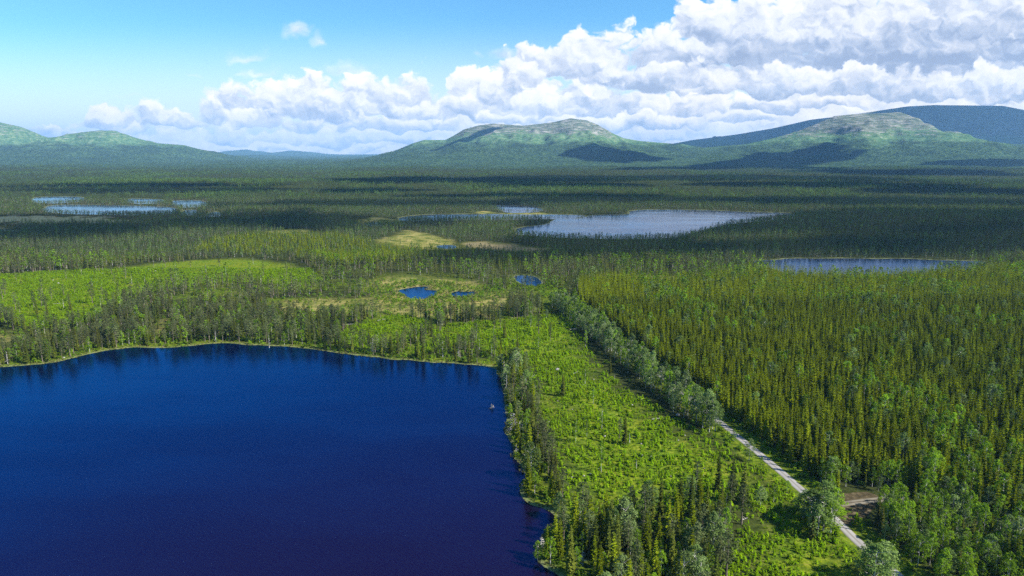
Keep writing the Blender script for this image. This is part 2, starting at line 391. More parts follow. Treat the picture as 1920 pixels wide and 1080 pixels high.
def height(X, Y, lsd=None):
    X = np.asarray(X, float); Y = np.asarray(Y, float)
    if lsd is None: lsd = lake_sd(X, Y)
    dist = np.hypot(X, Y)
    und = (fbm(X / 90, Y / 90, 4, 3) - .25) * np.clip(dist / 500, .8, 3.0) * 2.2
    und = und + (fbm(X / 700, Y / 700, 3, 5) - .35) * 30 * sst(dist, 1900, 5000)
    for (cx, cy), a, b, hh in MOUNDS:
        und = und + hh * np.exp(-((X - cx) / a) ** 2 - ((Y - cy) / b) ** 2)
    h = .35 + np.maximum(und, 0.05) * sst(-lsd, 0, 60)
    for D, Wf, Wb, pw, sx, sz in RS:
        near_ = Y < D
        sx_ = X * (1 + .12 * np.clip((D - Y) / Wf, 0, 1))
        wob = (fbm(X / 900, Y / 900, 3, int(D)) - .5) * 700
        z = np.interp(X + wob * np.clip(np.abs(D - Y) / 2500, 0, 1), sx, sz, left=0, right=0)
        s = np.where(near_, (D - Y) / Wf, (Y - D) / Wb)
        s = np.clip(s, 0, 1)
        g = (1 - s) ** pw
        g = np.where(near_, g, (1 - s) ** 1.2)
        rid = (fbm(X / 420, Y / 620, 5, 40 + int(D) % 7, .55) - .5)
        ter = z * g
        amp = np.clip(ter / 260, 0, 1) * 120 * sst(s, 0.0, .12)
        ter = ter + rid * amp * 1.6
        gul = np.abs(2 * fbm(X / 330 + 5, Y / 900, 4, 60 + int(D) % 5, .5) - 1)
        ter = ter - (1 - np.clip(gul * 2.6, 0, 1)) * np.clip(ter / 300, 0, 1) * 46 * sst(s, .05, .3)
        # gentle rock ledges high up
        led = ter + 9 * np.sin(ter / 16.0 + 5 * fbm(X / 500, Y / 500, 2, 9)) * sst(ter, 220, 330) * sst(s, .02, .1)
        h = np.maximum(h, np.where(ter > 0, led, 0))
    bank = np.clip(lsd * -.16, -2.2, 0.35)
    bank = np.where(lsd > 0, np.maximum(-2.2, -lsd * .22), np.minimum(.35, -lsd * .2))
    h = np.where(lsd > -4, np.where(lsd > 0, bank, bank + (h - .35) * sst(-lsd, 0, 4)), h)
    return h

def mesh_from(name, verts, faces=None, mats=(), quads=None, smooth=True):
    """fast mesh from numpy; faces: (n,k) array"""
    me = bpy.data.meshes.new(name)
    verts = np.asarray(verts, np.float32)
    me.vertices.add(len(verts)); me.vertices.foreach_set('co', verts.ravel())
    if faces is not None and len(faces):
        f = np.asarray(faces, np.int32)
        k = f.shape[1]
        me.loops.add(f.size); me.loops.foreach_set('vertex_index', f.ravel())
        me.polygons.add(len(f))
        me.polygons.foreach_set('loop_start', np.arange(0, f.size, k, dtype=np.int32))
        me.polygons.foreach_set('loop_total', np.full(len(f), k, np.int32))
        if smooth: me.polygons.foreach_set('use_smooth', np.ones(len(f), bool))
    me.update(calc_edges=True)
    for m_ in mats: me.materials.append(m_)
    return me
def link(name, me, kind=None, label=None, cat=None, group=None, parent=None, loc=None):
    o = bpy.data.objects.new(name, me)
    COL.objects.link(o)
    if parent is not None: o.parent = parent
    if loc is not None: o.location = loc
    if kind: o['kind'] = kind
    if label: o['label'] = label
    if cat: o['category'] = cat
    if group: o['group'] = group
    return o
def material(name):
    m = bpy.data.materials.new(name); m.use_nodes = True
    return m, NT(m.node_tree)

# ------------------------------------------------------------------ ground
def build_ground():
    nc, nr = 820, 1150
    ang = np.linspace(-R(56), R(56), nc)
    rr = np.concatenate([np.linspace(60, 240, 40, endpoint=False), np.geomspace(240, 34000, nr - 40)])
    A_, R_ = np.meshgrid(ang, rr)
    X = R_ * np.tan(A_) ; Y = R_ - 130.0
    X = X.ravel(); Y = Y.ravel()
    lsd = lake_sd(X, Y)
    Z = height(X, Y, lsd)
    rd = np.minimum(seg_dist(ROADL, X, Y), 99)
    Z = np.where(rd < 5, .5 + (Z - .5) * sst(rd, 2, 5), Z)
    sd_ = seg_dist(SIDEL, X, Y)
    Z = np.where(sd_ < 4, .45 + (Z - .45) * sst(sd_, 1.5, 4), Z)
    tz = sdf(TURN, X, Y, 20)
    Z = np.where(tz > -4, .46 + (Z - .46) * sst(-tz, 0, 4), Z)
    cov = np.zeros((len(X), 4), np.float32)    # r felled, g bog, b brown bog / pale, a shore
    wob = (fbm(X / 14, Y / 14, 3, 21) - .5)
    for nm, (p, kd) in OPEN.items():
        sc = (16 if kd == 'clear' else 34) if p[:, 1].min() < 900 else 90
        s = sdf(p, X, Y, 80) + (wob if kd == 'clear' else fbm(X / 26, Y / 26, 4, 23) - .5) * sc
        v = sst(s, -2, 3 if sc == 12 else 20)
        if kd == 'clear': cov[:, 0] = np.maximum(cov[:, 0], v)
        if kd in ('bog', 'brown', 'pale'): cov[:, 1] = np.maximum(cov[:, 1], v)
        if kd == 'brown': cov[:, 2] = np.maximum(cov[:, 2], v * .5)
        if kd == 'pale': cov[:, 2] = np.maximum(cov[:, 2], v)
    lwm = sst(-X, -60, -20) * sst(Y, 250, 300) * sst(Y, 720, 600) * sst(fbm(X / 30, Y / 30, 4, 66), .38, .6)
    cov[:, 0] = np.maximum(cov[:, 0], lwm * .6)
    cov[:, 0] = np.maximum(cov[:, 0], sst(-lsd, 16, 4) * .75 * sst(Y, 700, 500))
    cov[:, 0] = np.maximum(cov[:, 0], sst(rd, 11, 7) * .8)
    cov[:, 3] = sst(-lsd, (.7 + 3.2 * fbm(X / 15, Y / 15, 3, 55)) * np.clip(Y / 600, 1, 3), .4)
    idx = np.arange(nc * nr).reshape(nr, nc)
    F = np.stack([idx[:-1, :-1], idx[:-1, 1:], idx[1:, 1:], idx[1:, :-1]], -1).reshape(-1, 4)
    me = mesh_from('ground', np.stack([X, Y, Z], 1), F, [ground_mat()])
    at = me.color_attributes.new('cover', 'FLOAT_COLOR', 'POINT')
    at.data.foreach_set('color', cov.ravel())
    return link('ground', me, kind='structure')

def ground_mat():
    m, n = material('ground')
    out = n.new('ShaderNodeOutputMaterial')
    b = n.new('ShaderNodeBsdfDiffuse')
    geo = n.new('ShaderNodeNewGeometry')
    P = geo.outputs['Position']
    at = n.new('ShaderNodeAttribute', attribute_name='cover')
    sc = n.new('ShaderNodeSeparateColor'); n.l.new(at.outputs['Color'], sc.inputs[0])
    felled, bog, br = sc.outputs
    shore = at.outputs['Alpha']
    sp = n.new('ShaderNodeSeparateXYZ'); n.l.new(P, sp.inputs[0])
    Z = sp.outputs[2]
    sn = n.new('ShaderNodeSeparateXYZ'); n.l.new(geo.outputs['Normal'], sn.inputs[0])
    nf = n.noise(P, .45, 4, .65)
    nm = n.noise(P, .06, 3, .6)
    nl = n.noise(P, .004, 4, .6)
    nk = n.noise(P, .02, 4, .7)
    forest = n.ramp(nf, [(.3, (.016, .022, .006)), (.7, (.05, .06, .018))])
    # far woods seen as a texture on the slopes
    nt = n.noise(P, .035, 3, .75)
    far = n.ramp(nt, [(.36, (.010, .026, .018)), (.53, (.034, .066, .032)), (.70, (.10, .15, .06))])
    far = n.mix(n.rng(nl, .35, .65), far, n.vm('MULTIPLY', far, (1.35, 1.35, 1.15)))
    farm = n.rng(sp.outputs[1], 4200, 5600)
    col = n.mix(farm, forest, far)
    fel = n.ramp(nf, [(.30, (.030, .050, .006)), (.46, (.07, .12, .008)), (.62, (.15, .20, .014)), (.80, (.22, .18, .07))])
    fel = n.mix(n.rng(nm, .35, .7), fel, n.vm('MULTIPLY', fel, (1.25, 1.02, 1.0)))
    col = n.mix(felled, col, fel)
    bg = n.ramp(n.m('ADD', n.m('MULTIPLY', nm, .6), n.m('MULTIPLY', nf, .4)), [(.34, (.03, .045, .012)), (.43, (.08, .10, .020)), (.50, (.16, .16, .040)), (.60, (.27, .22, .08))])
    bg = n.mix(n.rng(br, .1, .5), bg, (.19, .155, .08))
    bg = n.mix(n.rng(br, .6, 1.0), bg, (.20, .21, .12))
    col = n.mix(bog, col, bg)
    col = n.mix(n.m('MULTIPLY', shore, .75), col, n.ramp(nf, [(.35, (.09, .12, .02)), (.6, (.22, .22, .12))]))
    # alpine belt and rock
    hz = n.m('ADD', Z, n.m('MULTIPLY', n.m('SUBTRACT', nl, .5), 260))
    alp = n.ramp(nk, [(.35, (.040, .100, .045)), (.53, (.10, .185, .08)), (.68, (.21, .26, .13))])
    col = n.mix(n.rng(hz, 175, 255), col, alp)
    rockn = n.noise(n.vm('MULTIPLY', P, (1, 1, 9)), .008, 5, .7)
    rock = n.ramp(rockn, [(.36, (.05, .075, .05)), (.49, (.12, .15, .10)), (.57, (.22, .22, .18)), (.68, (.38, .36, .33))])
    rz = n.m('ADD', n.m('ADD', Z, n.m('MULTIPLY', n.m('SUBTRACT', rockn, .5), 330)), n.m('MULTIPLY', n.m('SUBTRACT', nl, .5), 260))
    steep = n.rng(sn.outputs[2], .90, .78)
    rockm = n.m('MAXIMUM', n.rng(rz, 300, 370), n.m('MULTIPLY', steep, n.rng(Z, 240, 330)))
    # the near left fells are green to the top, only a cap of rock
    leftm = n.rng(sp.outputs[0], -2200, -1500)
    rockm = n.m('MULTIPLY', rockm, n.m('MAXIMUM', leftm, n.m('MULTIPLY', n.rng(rockn, .5, .62), .6)))
    col = n.mix(rockm, col, rock)
    bp = n.new('ShaderNodeBump'); bp.inputs['Strength'].default_value = .9
    n.put(bp.inputs['Distance'], n.mixf(farm, .6, 14.0))
    n.put(bp.inputs['Height'], n.mixf(farm, nf, n.m('ADD', nt, n.m('MULTIPLY', rockn, 1.5))))
    n.l.new(bp.outputs[0], b.inputs['Normal'])
    n.put(b.inputs['Color'], col)
    n.l.new(b.outputs[0], out.inputs[0])
    return m
ground = build_ground()

# ------------------------------------------------------------------ water
def water_mat():
    m, n = material('water')
    out = n.new('ShaderNodeOutputMaterial')
    geo = n.new('ShaderNodeNewGeometry')
    P = geo.outputs['Position']
    w = n.new('ShaderNodeTexWave', wave_type='BANDS', bands_direction='DIAGONAL')
    n.put(w.inputs['Vector'], P)
    w.inputs['Scale'].default_value = .35; w.inputs['Distortion'].default_value = 7; w.inputs['Detail'].default_value = 2
    h = n.m('ADD', n.noise(n.vm('MULTIPLY', P, (1, 1.6, 1)), 1.1, 4, .6), n.m('MULTIPLY', w.outputs[1], .35))
    bp = n.new('ShaderNodeBump'); bp.inputs['Strength'].default_value = .35; bp.inputs['Distance'].default_value = .12
    n.put(bp.inputs['Height'], h)
    patch = n.noise(n.vm('MULTIPLY', P, (.5, 1.5, 1)), .011, 5, .65)
    fr = n.new('ShaderNodeFresnel'); fr.inputs['IOR'].default_value = 1.66
    n.l.new(bp.outputs[0], fr.inputs['Normal'])
    F = fr.outputs[0]
    g = n.new('ShaderNodeBsdfGlossy'); d = n.new('ShaderNodeBsdfDiffuse'); ms = n.new('ShaderNodeMixShader')
    gc = n.ramp(F, [(.12, (.004, .36, 1.0)), (.35, (.03, .56, 1.0)), (.42, (.62, .78, 1.0)), (.66, (.90, .96, 1.0))])
    n.put(g.inputs['Color'], n.mix(n.rng(patch, .38, .62), n.vm('MULTIPLY', gc, (.78, .78, .82)), gc))
    n.put(g.inputs['Roughness'], n.rng(patch, .35, .65, .03, .20))
    n.put(d.inputs['Color'], n.mix(n.rng(F, .07, .20), (.0065, .0022, .010, 1), (.0008, .0030, .020, 1)))
    n.l.new(bp.outputs[0], g.inputs['Normal'])
    n.l.new(F, ms.inputs[0]); n.l.new(d.outputs[0], ms.inputs[1]); n.l.new(g.outputs[0], ms.inputs[2])
    n.l.new(ms.outputs[0], out.inputs[0])
    return m
WM = water_mat()
for k, p in LAKES.items():
    # grow the sheet a little so that the bank, not the sheet, draws the shore
    c = p.mean(0)
    e1 = np.roll(p, -1, 0) - np.roll(p, 1, 0)
    area = np.sum(p[:, 0] * np.roll(p[:, 1], -1) - np.roll(p[:, 0], -1) * p[:, 1])
    nrm = np.stack([e1[:, 1], -e1[:, 0]], 1) * (1 if area > 0 else -1)
    nrm /= np.linalg.norm(nrm, axis=1)[:, None] + 1e-9
    q = p + nrm * (1.2 if k != 'near' else .8)
    me = bpy.data.meshes.new('water')
    me.from_pydata([(a, b, 0.0) for a, b in (q if area > 0 else q[::-1])], [], [list(range(len(q)))])
    me.materials.append(WM)
    link('water', me, kind='structure')

# ------------------------------------------------------------------ foliage and bark materials
def foliage(name, dark, mid, light, warm, trans=.25, stand=.012):
    dark, mid, light, warm = [tuple(v * 1.2 for v in c) for c in (dark, mid, light, warm)]
    m, n = material(name)
    out = n.new('ShaderNodeOutputMaterial')
    oi = n.new('ShaderNodeObjectInfo')
    geo = n.new('ShaderNodeNewGeometry')
    nz = n.noise(geo.outputs['Position'], .55, 2, .6)
    st = n.noise(oi.outputs['Location'], stand, 2, .6)
    c = n.mix(n.rng(nz, .3, .7), dark, mid)
    c = n.mix(n.m('MULTIPLY', oi.outputs['Random'], .9), c, light)
    c = n.mix(n.rng(st, .42, .68), c, warm)
    rv = n.new('ShaderNodeTexWhiteNoise', noise_dimensions='1D'); n.put(rv.inputs['W'], oi.outputs['Random'])
    v = n.m('MULTIPLY_ADD', rv.outputs[0], .7, .62)
    cm = n.new('ShaderNodeCombineXYZ')
    for i in range(3): n.put(cm.inputs[i], v)
    c = n.vm('MULTIPLY', c, cm.outputs[0])
    d = n.new('ShaderNodeBsdfDiffuse'); t = n.new('ShaderNodeBsdfTranslucent'); ms = n.new('ShaderNodeMixShader')
    n.put(d.inputs[0], c); n.put(t.inputs[0], c)
    ms.inputs[0].default_value = trans
    n.l.new(d.outputs[0], ms.inputs[1]); n.l.new(t.outputs[0], ms.inputs[2]); n.l.new(ms.outputs[0], out.inputs[0])
    return m
def bark(name, a, b, sc=3.0):
    m, n = material(name)
    out = n.new('ShaderNodeOutputMaterial')
    geo = n.new('ShaderNodeNewGeometry')
    nz = n.noise(n.vm('MULTIPLY', geo.outputs['Position'], (1, 1, .4)), sc, 3, .7)
    d = n.new('ShaderNodeBsdfDiffuse')
    n.put(d.inputs[0], n.ramp(nz, [(.42, a), (.6, b)]))
    n.l.new(d.outputs[0], out.inputs[0])
    return m
M = {
 'vspruce': foliage('belt_spruce_needles', (.014, .032, .010), (.036, .064, .020), (.078, .108, .030), (.056, .076, .026), .2),
 'vpine': foliage('belt_pine_needles', (.022, .040, .016), (.054, .080, .032), (.100, .130, .050), (.076, .094, .040), .25),
 'vbirch': foliage('belt_birch_leaves', (.034, .068, .012), (.076, .135, .022), (.140, .215, .034), (.100, .160, .026), .35),
 'vaspen': foliage('belt_aspen_leaves', (.034, .068, .020), (.076, .130, .034), (.140, .200, .060), (.100, .150, .040), .35),
 'young': foliage('plantation_spruce_needles', (.040, .058, .003), (.100, .135, .004), (.180, .220, .007), (.130, .160, .005), .3, .01),
 'spruce': foliage('old_spruce_needles', (.022, .038, .006), (.056, .078, .011), (.110, .130, .016), (.084, .088, .017), .22),
 'pine': foliage('pine_needles', (.034, .050, .016), (.074, .098, .032), (.125, .150, .054), (.098, .108, .042), .28),
 'birch': foliage('birch_leaves', (.050, .100, .006), (.118, .210, .010), (.200, .320, .018), (.140, .225, .012), .4),
 'aspen': foliage('aspen_leaves', (.052, .090, .018), (.118, .175, .044), (.195, .255, .085), (.120, .180, .040), .35),
 'sap': foliage('sapling_leaves', (.068, .135, .003), (.125, .245, .004), (.225, .330, .008), (.175, .285, .005), .4, .03),
 'shrub': foliage('shrub_leaves', (.045, .095, .008), (.095, .180, .010), (.170, .260, .016), (.140, .210, .010), .35, .03),
 'grass': foliage('sedge_blades', (.09, .10, .03), (.16, .16, .05), (.24, .22, .08), (.20, .17, .07), .3, .03),
 'bark': bark('spruce_bark', (.05, .04, .03), (.11, .095, .075)),
 'pbark': bark('pine_bark', (.11, .085, .065), (.24, .20, .165)),
 'fspruce': foliage('valley_spruce_needles', (.012, .028, .012), (.032, .060, .024), (.072, .108, .036), (.052, .076, .028), .15),
 'fpine': foliage('valley_pine_needles', (.016, .032, .016), (.040, .064, .028), (.080, .110, .045), (.060, .080, .036), .2),
 'fbirch': foliage('valley_birch_leaves', (.030, .065, .014), (.080, .145, .028), (.150, .235, .045), (.100, .165, .034), .3),
 'bbark': bark('birch_bark', (.12, .11, .10), (.62, .60, .55), 2.0),
 'dead': bark('weathered_wood', (.20, .18, .165), (.52, .49, .46)),
 'stone': bark('pale_stone', (.15, .14, .13), (.38, .36, .34), 1.5),
}

# ------------------------------------------------------------------ tree shapes
class Tri:
    """collects triangles as numpy arrays"""
    def __init__(s): s.v = []
    def add(s, a, b, c): s.v.append(np.stack([a, b, c], 1).reshape(-1, 3))
    def arr(s): return np.concatenate(s.v)
def tube_tris(T, p0, p1, r0, r1, k=6):
    p0 = np.asarray(p0, float); p1 = np.asarray(p1, float)
    d = p1 - p0; d = d / (np.linalg.norm(d) + 1e-9)
    u = np.cross(d, (0, 0, 1) if abs(d[2]) < .9 else (1, 0, 0)); u /= np.linalg.norm(u); w = np.cross(d, u)
    a = np.arange(k) * 2 * PI / k
    ring = np.outer(np.cos(a), u) + np.outer(np.sin(a), w)
    A_ = p0 + ring * r0; B_ = p1 + ring * r1
    A2, B2 = np.roll(A_, -1, 0), np.roll(B_, -1, 0)
    T.add(A_, A2, B2); T.add(A_, B2, B_)
def trunk_tris(H, r, rs, lean=.02, k=6, seg=5, top=.02):
    T = Tri(); p = np.zeros(3)
    for i in range(seg):
        t0, t1 = i / seg, (i + 1) / seg
        q = np.array([rs.normal(0, lean) * H * .3 * t1 + p[0] * .8, rs.normal(0, lean) * H * .3 * t1 + p[1] * .8, H * t1])
        ra = max(r * (1 - t0) ** .8, top); rb = max(r * (1 - t1) ** .8, top)
        if i == 0: ra *= 1.25
        tube_tris(T, p, q, ra, rb, k); p = q
    return T
def spruce_crown(H, Rm, wh, per, rs, base=.07, twigs=3, gap=0.0):
    T = Tri()
    for i in range(wh):
        f = (i + rs.random() * .6) / wh
        z = H * (base + (1.0 - base) * f * .985)
        rad = Rm * ((1 - f) ** .78) * (0.82 + .36 * rs.random()) + .12
        if f < .12: rad *= .55 + 3.5 * f
        n_ = per
        a = rs.random(n_) * 2 * PI + i
        a = np.arange(n_) * 2 * PI / n_ + rs.random(n_) * .7 + i * 1.7
        L = rad * (.65 + .5 * rs.random(n_))
        keep = rs.random(n_) > gap
        a, L = a[keep], L[keep]; n_ = len(a)
        if n_ == 0: continue
        dx, dy = np.cos(a), np.sin(a)
        dz = -.30 - .25 * rs.random(n_) + .55 * f
        D = np.stack([dx, dy, np.zeros(n_)], 1); S = np.stack([-dy, dx, np.zeros(n_)], 1)
        up = np.array([0, 0, 1.])
        p0 = np.zeros((n_, 3)); p0[:, 2] = z + .12 * rad
        mid = p0 + D * (L * .5)[:, None] + up * (dz * L * .55)[:, None]
        tip = p0 + D * L[:, None] + up * (dz * L * .8)[:, None]
        wdt = (.26 * L + .10)[:, None]
        hang = up * (-.20 * L - .06)[:, None]
        pl = mid + S * wdt + hang; pr = mid - S * wdt + hang
        T.add(p0, pl, mid * .35 + tip * .65); T.add(p0, mid * .35 + tip * .65, pr)
        for k in range(twigs):
            t = .3 + .7 * rs.random(n_)[:, None]
            q = p0 * (1 - t) + tip * t
            sgn = np.where(rs.random(n_) > .5, 1, -1)[:, None]
            ln = (.16 + .24 * rs.random(n_))[:, None] * (L[:, None] * .55 + .25)
            e = q + S * sgn * ln + D * ln * .5 + up * (-.45 * ln)
            T.add(q - D * .10 - up * .02, e, q + D * .12 + up * .07)
    # leader
    t_ = np.array([[0, 0, H * 1.015]]); 
    for a in (0, 2.1, 4.2):
        T.add(t_, np.array([[.16 * math.cos(a), .16 * math.sin(a), H * .93]]), np.array([[.16 * math.cos(a + 2.1), .16 * math.sin(a + 2.1), H * .93]]))
    return T
def leaf_cloud(T, cen, rad, n_, size, rs, flat=1.0):
    """n_ leaf tufts (two triangles each) spread through a clump"""
    d = rs.normal(size=(n_, 3)); d /= np.linalg.norm(d, axis=1)[:, None]
    r = rad * rs.random(n_) ** .45
    c = cen + d * r[:, None] * np.array([1, 1, flat])
    nrm = d * .7 + rs.normal(size=(n_, 3)) * .6 + np.array([0, 0, .35])
    nrm /= np.linalg.norm(nrm, axis=1)[:, None]
    u = np.cross(nrm, rs.normal(size=(n_, 3))); u /= np.linalg.norm(u, axis=1)[:, None] + 1e-9
    w = np.cross(nrm, u)
    s = (size * (.6 + .8 * rs.random(n_)))[:, None]
    a = c + u * s; b = c + w * s * .75; e = c - u * s * .9; f = c - w * s * .7
    T.add(a, b, e); T.add(a, e, f)
def broad_crown(H, W, rs, n_cl=34, n_lf=26, size=.22, base=.25, power=1.0, lobes=True):
    T = Tri(); c0 = []
    for i in range(n_cl):
        f = rs.random() ** .85
        z = H * (base + (.97 - base) * f)
        prof = math.sin(PI * min(1, (f * .86 + .13))) ** .75
        a = rs.random() * 2 * PI; rr = W * prof * (.35 + .65 * rs.random() ** .5)
        cr = W * (.26 + .2 * rs.random()) * (.6 + .4 * prof)
        cen = np.array([rr * math.cos(a) * (1 - .0), rr * math.sin(a), z])
        leaf_cloud(T, cen, cr, n_lf, size, rs, .85)
    return T
def pine_crown(H, W, rs, n_cl=26, n_lf=26, size=.2, base=.42):
    T = Tri()
    for i in range(n_cl):
        f = (i + rs.random()) / n_cl
        z = H * (base + (1.0 - base) * f)
        prof = (math.sin(PI * min(1, .16 + f * .82)) ** .6)
        a = i * 2.4 + rs.random(); rr = W * prof * (.25 + .75 * rs.random())
        cr = W * (.34 + .22 * rs.random()) * (.55 + .45 * prof)
        cen = np.array([rr * math.cos(a), rr * math.sin(a), z])
        leaf_cloud(T, cen, cr, n_lf, size, rs, .42)
    return T
def limbs(T, H, W, rs, n_=7, base=.3, r=.06, up=.4):
    for i in range(n_):
        f = base + (.9 - base) * (i + rs.random()) / n_
        a = i * 2.4 + rs.random()
        L = W * (.5 + .5 * rs.random())
        tube_tris(T, (0, 0, H * f), (L * math.cos(a), L * math.sin(a), H * f + L * up), r, r * .3, 4)
def dead_tris(H, rs, r=.2, nb=26, spread=1.6, down=-.25):
    T = trunk_tris(H, r, rs, .03, 6, 5, .03)
    for i in range(nb):
        f = .2 + .78 * rs.random(); a = rs.random() * 2 * PI
        L = spread * (1 - f * .75) * (.4 + .6 * rs.random())
        e = np.array([L * math.cos(a), L * math.sin(a), H * f + L * down])
        tube_tris(T, (0, 0, H * f), e, .055, .02, 4)
        q = e * .6 + np.array([0, 0, H * f * .4])
        tube_tris(T, q, q + np.array([math.cos(a + 1) * L * .4, math.sin(a + 1) * L * .4, L * .1]), .035, .015, 3)
    return T
def tri_mesh(name, parts):
    """parts: list of (Tri array, material)"""
    vs, mats, mi = [], [], []
    for k, (a, mt) in enumerate(parts):
        vs.append(a); mats.append(mt); mi.append(np.full(len(a) // 3, k))
    v = np.concatenate(vs)
    me = mesh_from(name, v, np.arange(len(v)).reshape(-1, 3), mats, smooth=False)
    me.polygons.foreach_set('material_index', np.concatenate(mi).astype(np.int32))
    return me

KINDS = {}    # kind -> dict(near=[(crown mesh, trunk mesh, joined mesh)], mid=[mesh])
def add_kind(kind, crown_f, trunk_f, mt, bk, mid_f, n_near=6, n_mid=4):
    near, mid = [], []
    for i in range(n_near):
        rs = np.random.default_rng(100 * len(KINDS) + i)
        c = crown_f(rs).arr(); t = trunk_f(rs).arr()
        near.append((tri_mesh('crown', [(c, M[mt])]), tri_mesh('trunk', [(t, M[bk])]), tri_mesh(kind, [(c, M[mt]), (t, M[bk])])))
    for i in range(n_mid):
        rs = np.random.default_rng(100 * len(KINDS) + 50 + i)
        c, t = mid_f(rs)
        mid.append(tri_mesh(kind, [(c.arr(), M[mt]), (t.arr(), M[bk])]))
    far = []
    for i in range(n_mid):
        rs = np.random.default_rng(100 * len(KINDS) + 70 + i)
        c, t = mid_f(rs)
        far.append(tri_mesh(kind, [(c.arr(), M[mt if kind == 'young' else 'v' + mt]), (t.arr(), M[bk])]))
    KINDS[kind] = dict(near=near, mid=mid, far=far)
def br_trunk(H, W, r, n_=8, base=.3, up=.5, rb=.06):
    def f(rs):
        T = trunk_tris(H, r, rs, .03, 6, 5, .03); limbs(T, H, W, rs, n_, base, rb, up); return T
    return f
# all tree meshes are 12 m tall before scaling
add_kind('young', lambda rs: spruce_crown(12, 1.85, 20, 8, rs, .08, 5, .04), lambda rs: trunk_tris(11.5, .16, rs), 'young', 'bark',
         lambda rs: (spruce_crown(12, 1.75, 11, 6, rs, .08, 1), trunk_tris(6, .15, rs, .02, 3, 1)))
add_kind('spruce', lambda rs: spruce_crown(12, 1.6, 26, 8, rs, .06, 5, .12), lambda rs: trunk_tris(11.6, .17, rs), 'spruce', 'bark',
         lambda rs: (spruce_crown(12, 1.45, 11, 5, rs, .06, 1, .1), trunk_tris(6, .15, rs, .02, 3, 1)))
add_kind('pine', lambda rs: pine_crown(12, 1.75, rs, 30, 30, .17, .36), br_trunk(11.3, 1.5, .19, 12, .32, .15, .045), 'pine', 'pbark',
         lambda rs: (pine_crown(12, 1.75, rs, 12, 12, .34, .36), trunk_tris(10, .2, rs, .02, 4, 1)))
add_kind('birch', lambda rs: broad_crown(12, 1.9, rs, 42, 30, .17, .22), br_trunk(11.2, 1.6, .13, 9, .3, .9, .05), 'birch', 'bbark',
         lambda rs: (broad_crown(12, 1.9, rs, 15, 14, .34, .22), trunk_tris(9, .13, rs, .02, 4, 1)))
add_kind('aspen', lambda rs: broad_crown(12, 2.7, rs, 52, 34, .19, .2), br_trunk(11.2, 2.3, .17, 11, .25, .8, .07), 'aspen', 'bbark',
         lambda rs: (broad_crown(12, 2.7, rs, 18, 16, .36, .2), trunk_tris(9, .17, rs, .02, 4, 1)))

# ------------------------------------------------------------------ scattering: points -> one stuff object with instances
def proto_collection(name, meshes):
    c = bpy.data.collections.new(name)
    for i, me in enumerate(meshes):
        o = bpy.data.objects.new('%s_%02d' % (name, i), me)
        c.objects.link(o)
    return c
def scatter(name, pts, rot, scl, idx, coll, label, cat, tilt=None, wide=None):
    me = mesh_from(name, pts)
    for an, arr, ty in (('rot', rot, 'FLOAT'), ('scl', scl, 'FLOAT'), ('wid', wide if wide is not None else np.ones(len(pts)), 'FLOAT'), ('pick', idx, 'INT')):
        a = me.attributes.new(an, ty, 'POINT')
        a.data.foreach_set('value', np.asarray(arr, np.int32 if ty == 'INT' else np.float32))
    o = link(name, me, kind='stuff', label=label, cat=cat)
    ng = bpy.data.node_groups.new(name, 'GeometryNodeTree')
    ng.interface.new_socket('Geometry', in_out='INPUT', socket_type='NodeSocketGeometry')
    ng.interface.new_socket('Geometry', in_out='OUTPUT', socket_type='NodeSocketGeometry')
    N_ = ng.nodes; L_ = ng.links
    gi, go = N_.new('NodeGroupInput'), N_.new('NodeGroupOutput')
    ci = N_.new('GeometryNodeCollectionInfo'); ci.inputs['Collection'].default_value = coll
    ci.inputs['Separate Children'].default_value = True; ci.inputs['Reset Children'].default_value = True
    ip = N_.new('GeometryNodeInstanceOnPoints'); ip.inputs['Pick Instance'].default_value = True
    def na(nm, ty):
        x = N_.new('GeometryNodeInputNamedAttribute'); x.data_type = ty; x.inputs['Name'].default_value = nm
        return x.outputs['Attribute']
    L_.new(gi.outputs[0], ip.inputs['Points']); L_.new(ci.outputs[0], ip.inputs['Instance'])
    L_.new(na('pick', 'INT'), ip.inputs['Instance Index'])
    cx = N_.new('ShaderNodeCombineXYZ'); L_.new(na('rot', 'FLOAT'), cx.inputs[2])
    cx.inputs[0].default_value = 0.0
    L_.new(cx.outputs[0], ip.inputs['Rotation'])
    cs = N_.new('ShaderNodeCombineXYZ'); s_ = na('scl', 'FLOAT'); w_ = na('wid', 'FLOAT')
    mu = N_.new('ShaderNodeMath'); mu.operation = 'MULTIPLY'; L_.new(s_, mu.inputs[0]); L_.new(w_, mu.inputs[1])
    L_.new(mu.outputs[0], cs.inputs[0]); L_.new(mu.outputs[0], cs.inputs[1]); L_.new(s_, cs.inputs[2])
    L_.new(cs.outputs[0], ip.inputs['Scale'])
    L_.new(ip.outputs[0], go.inputs[0])
    md = o.modifiers.new('scatter', 'NODES'); md.node_group = ng
    return o

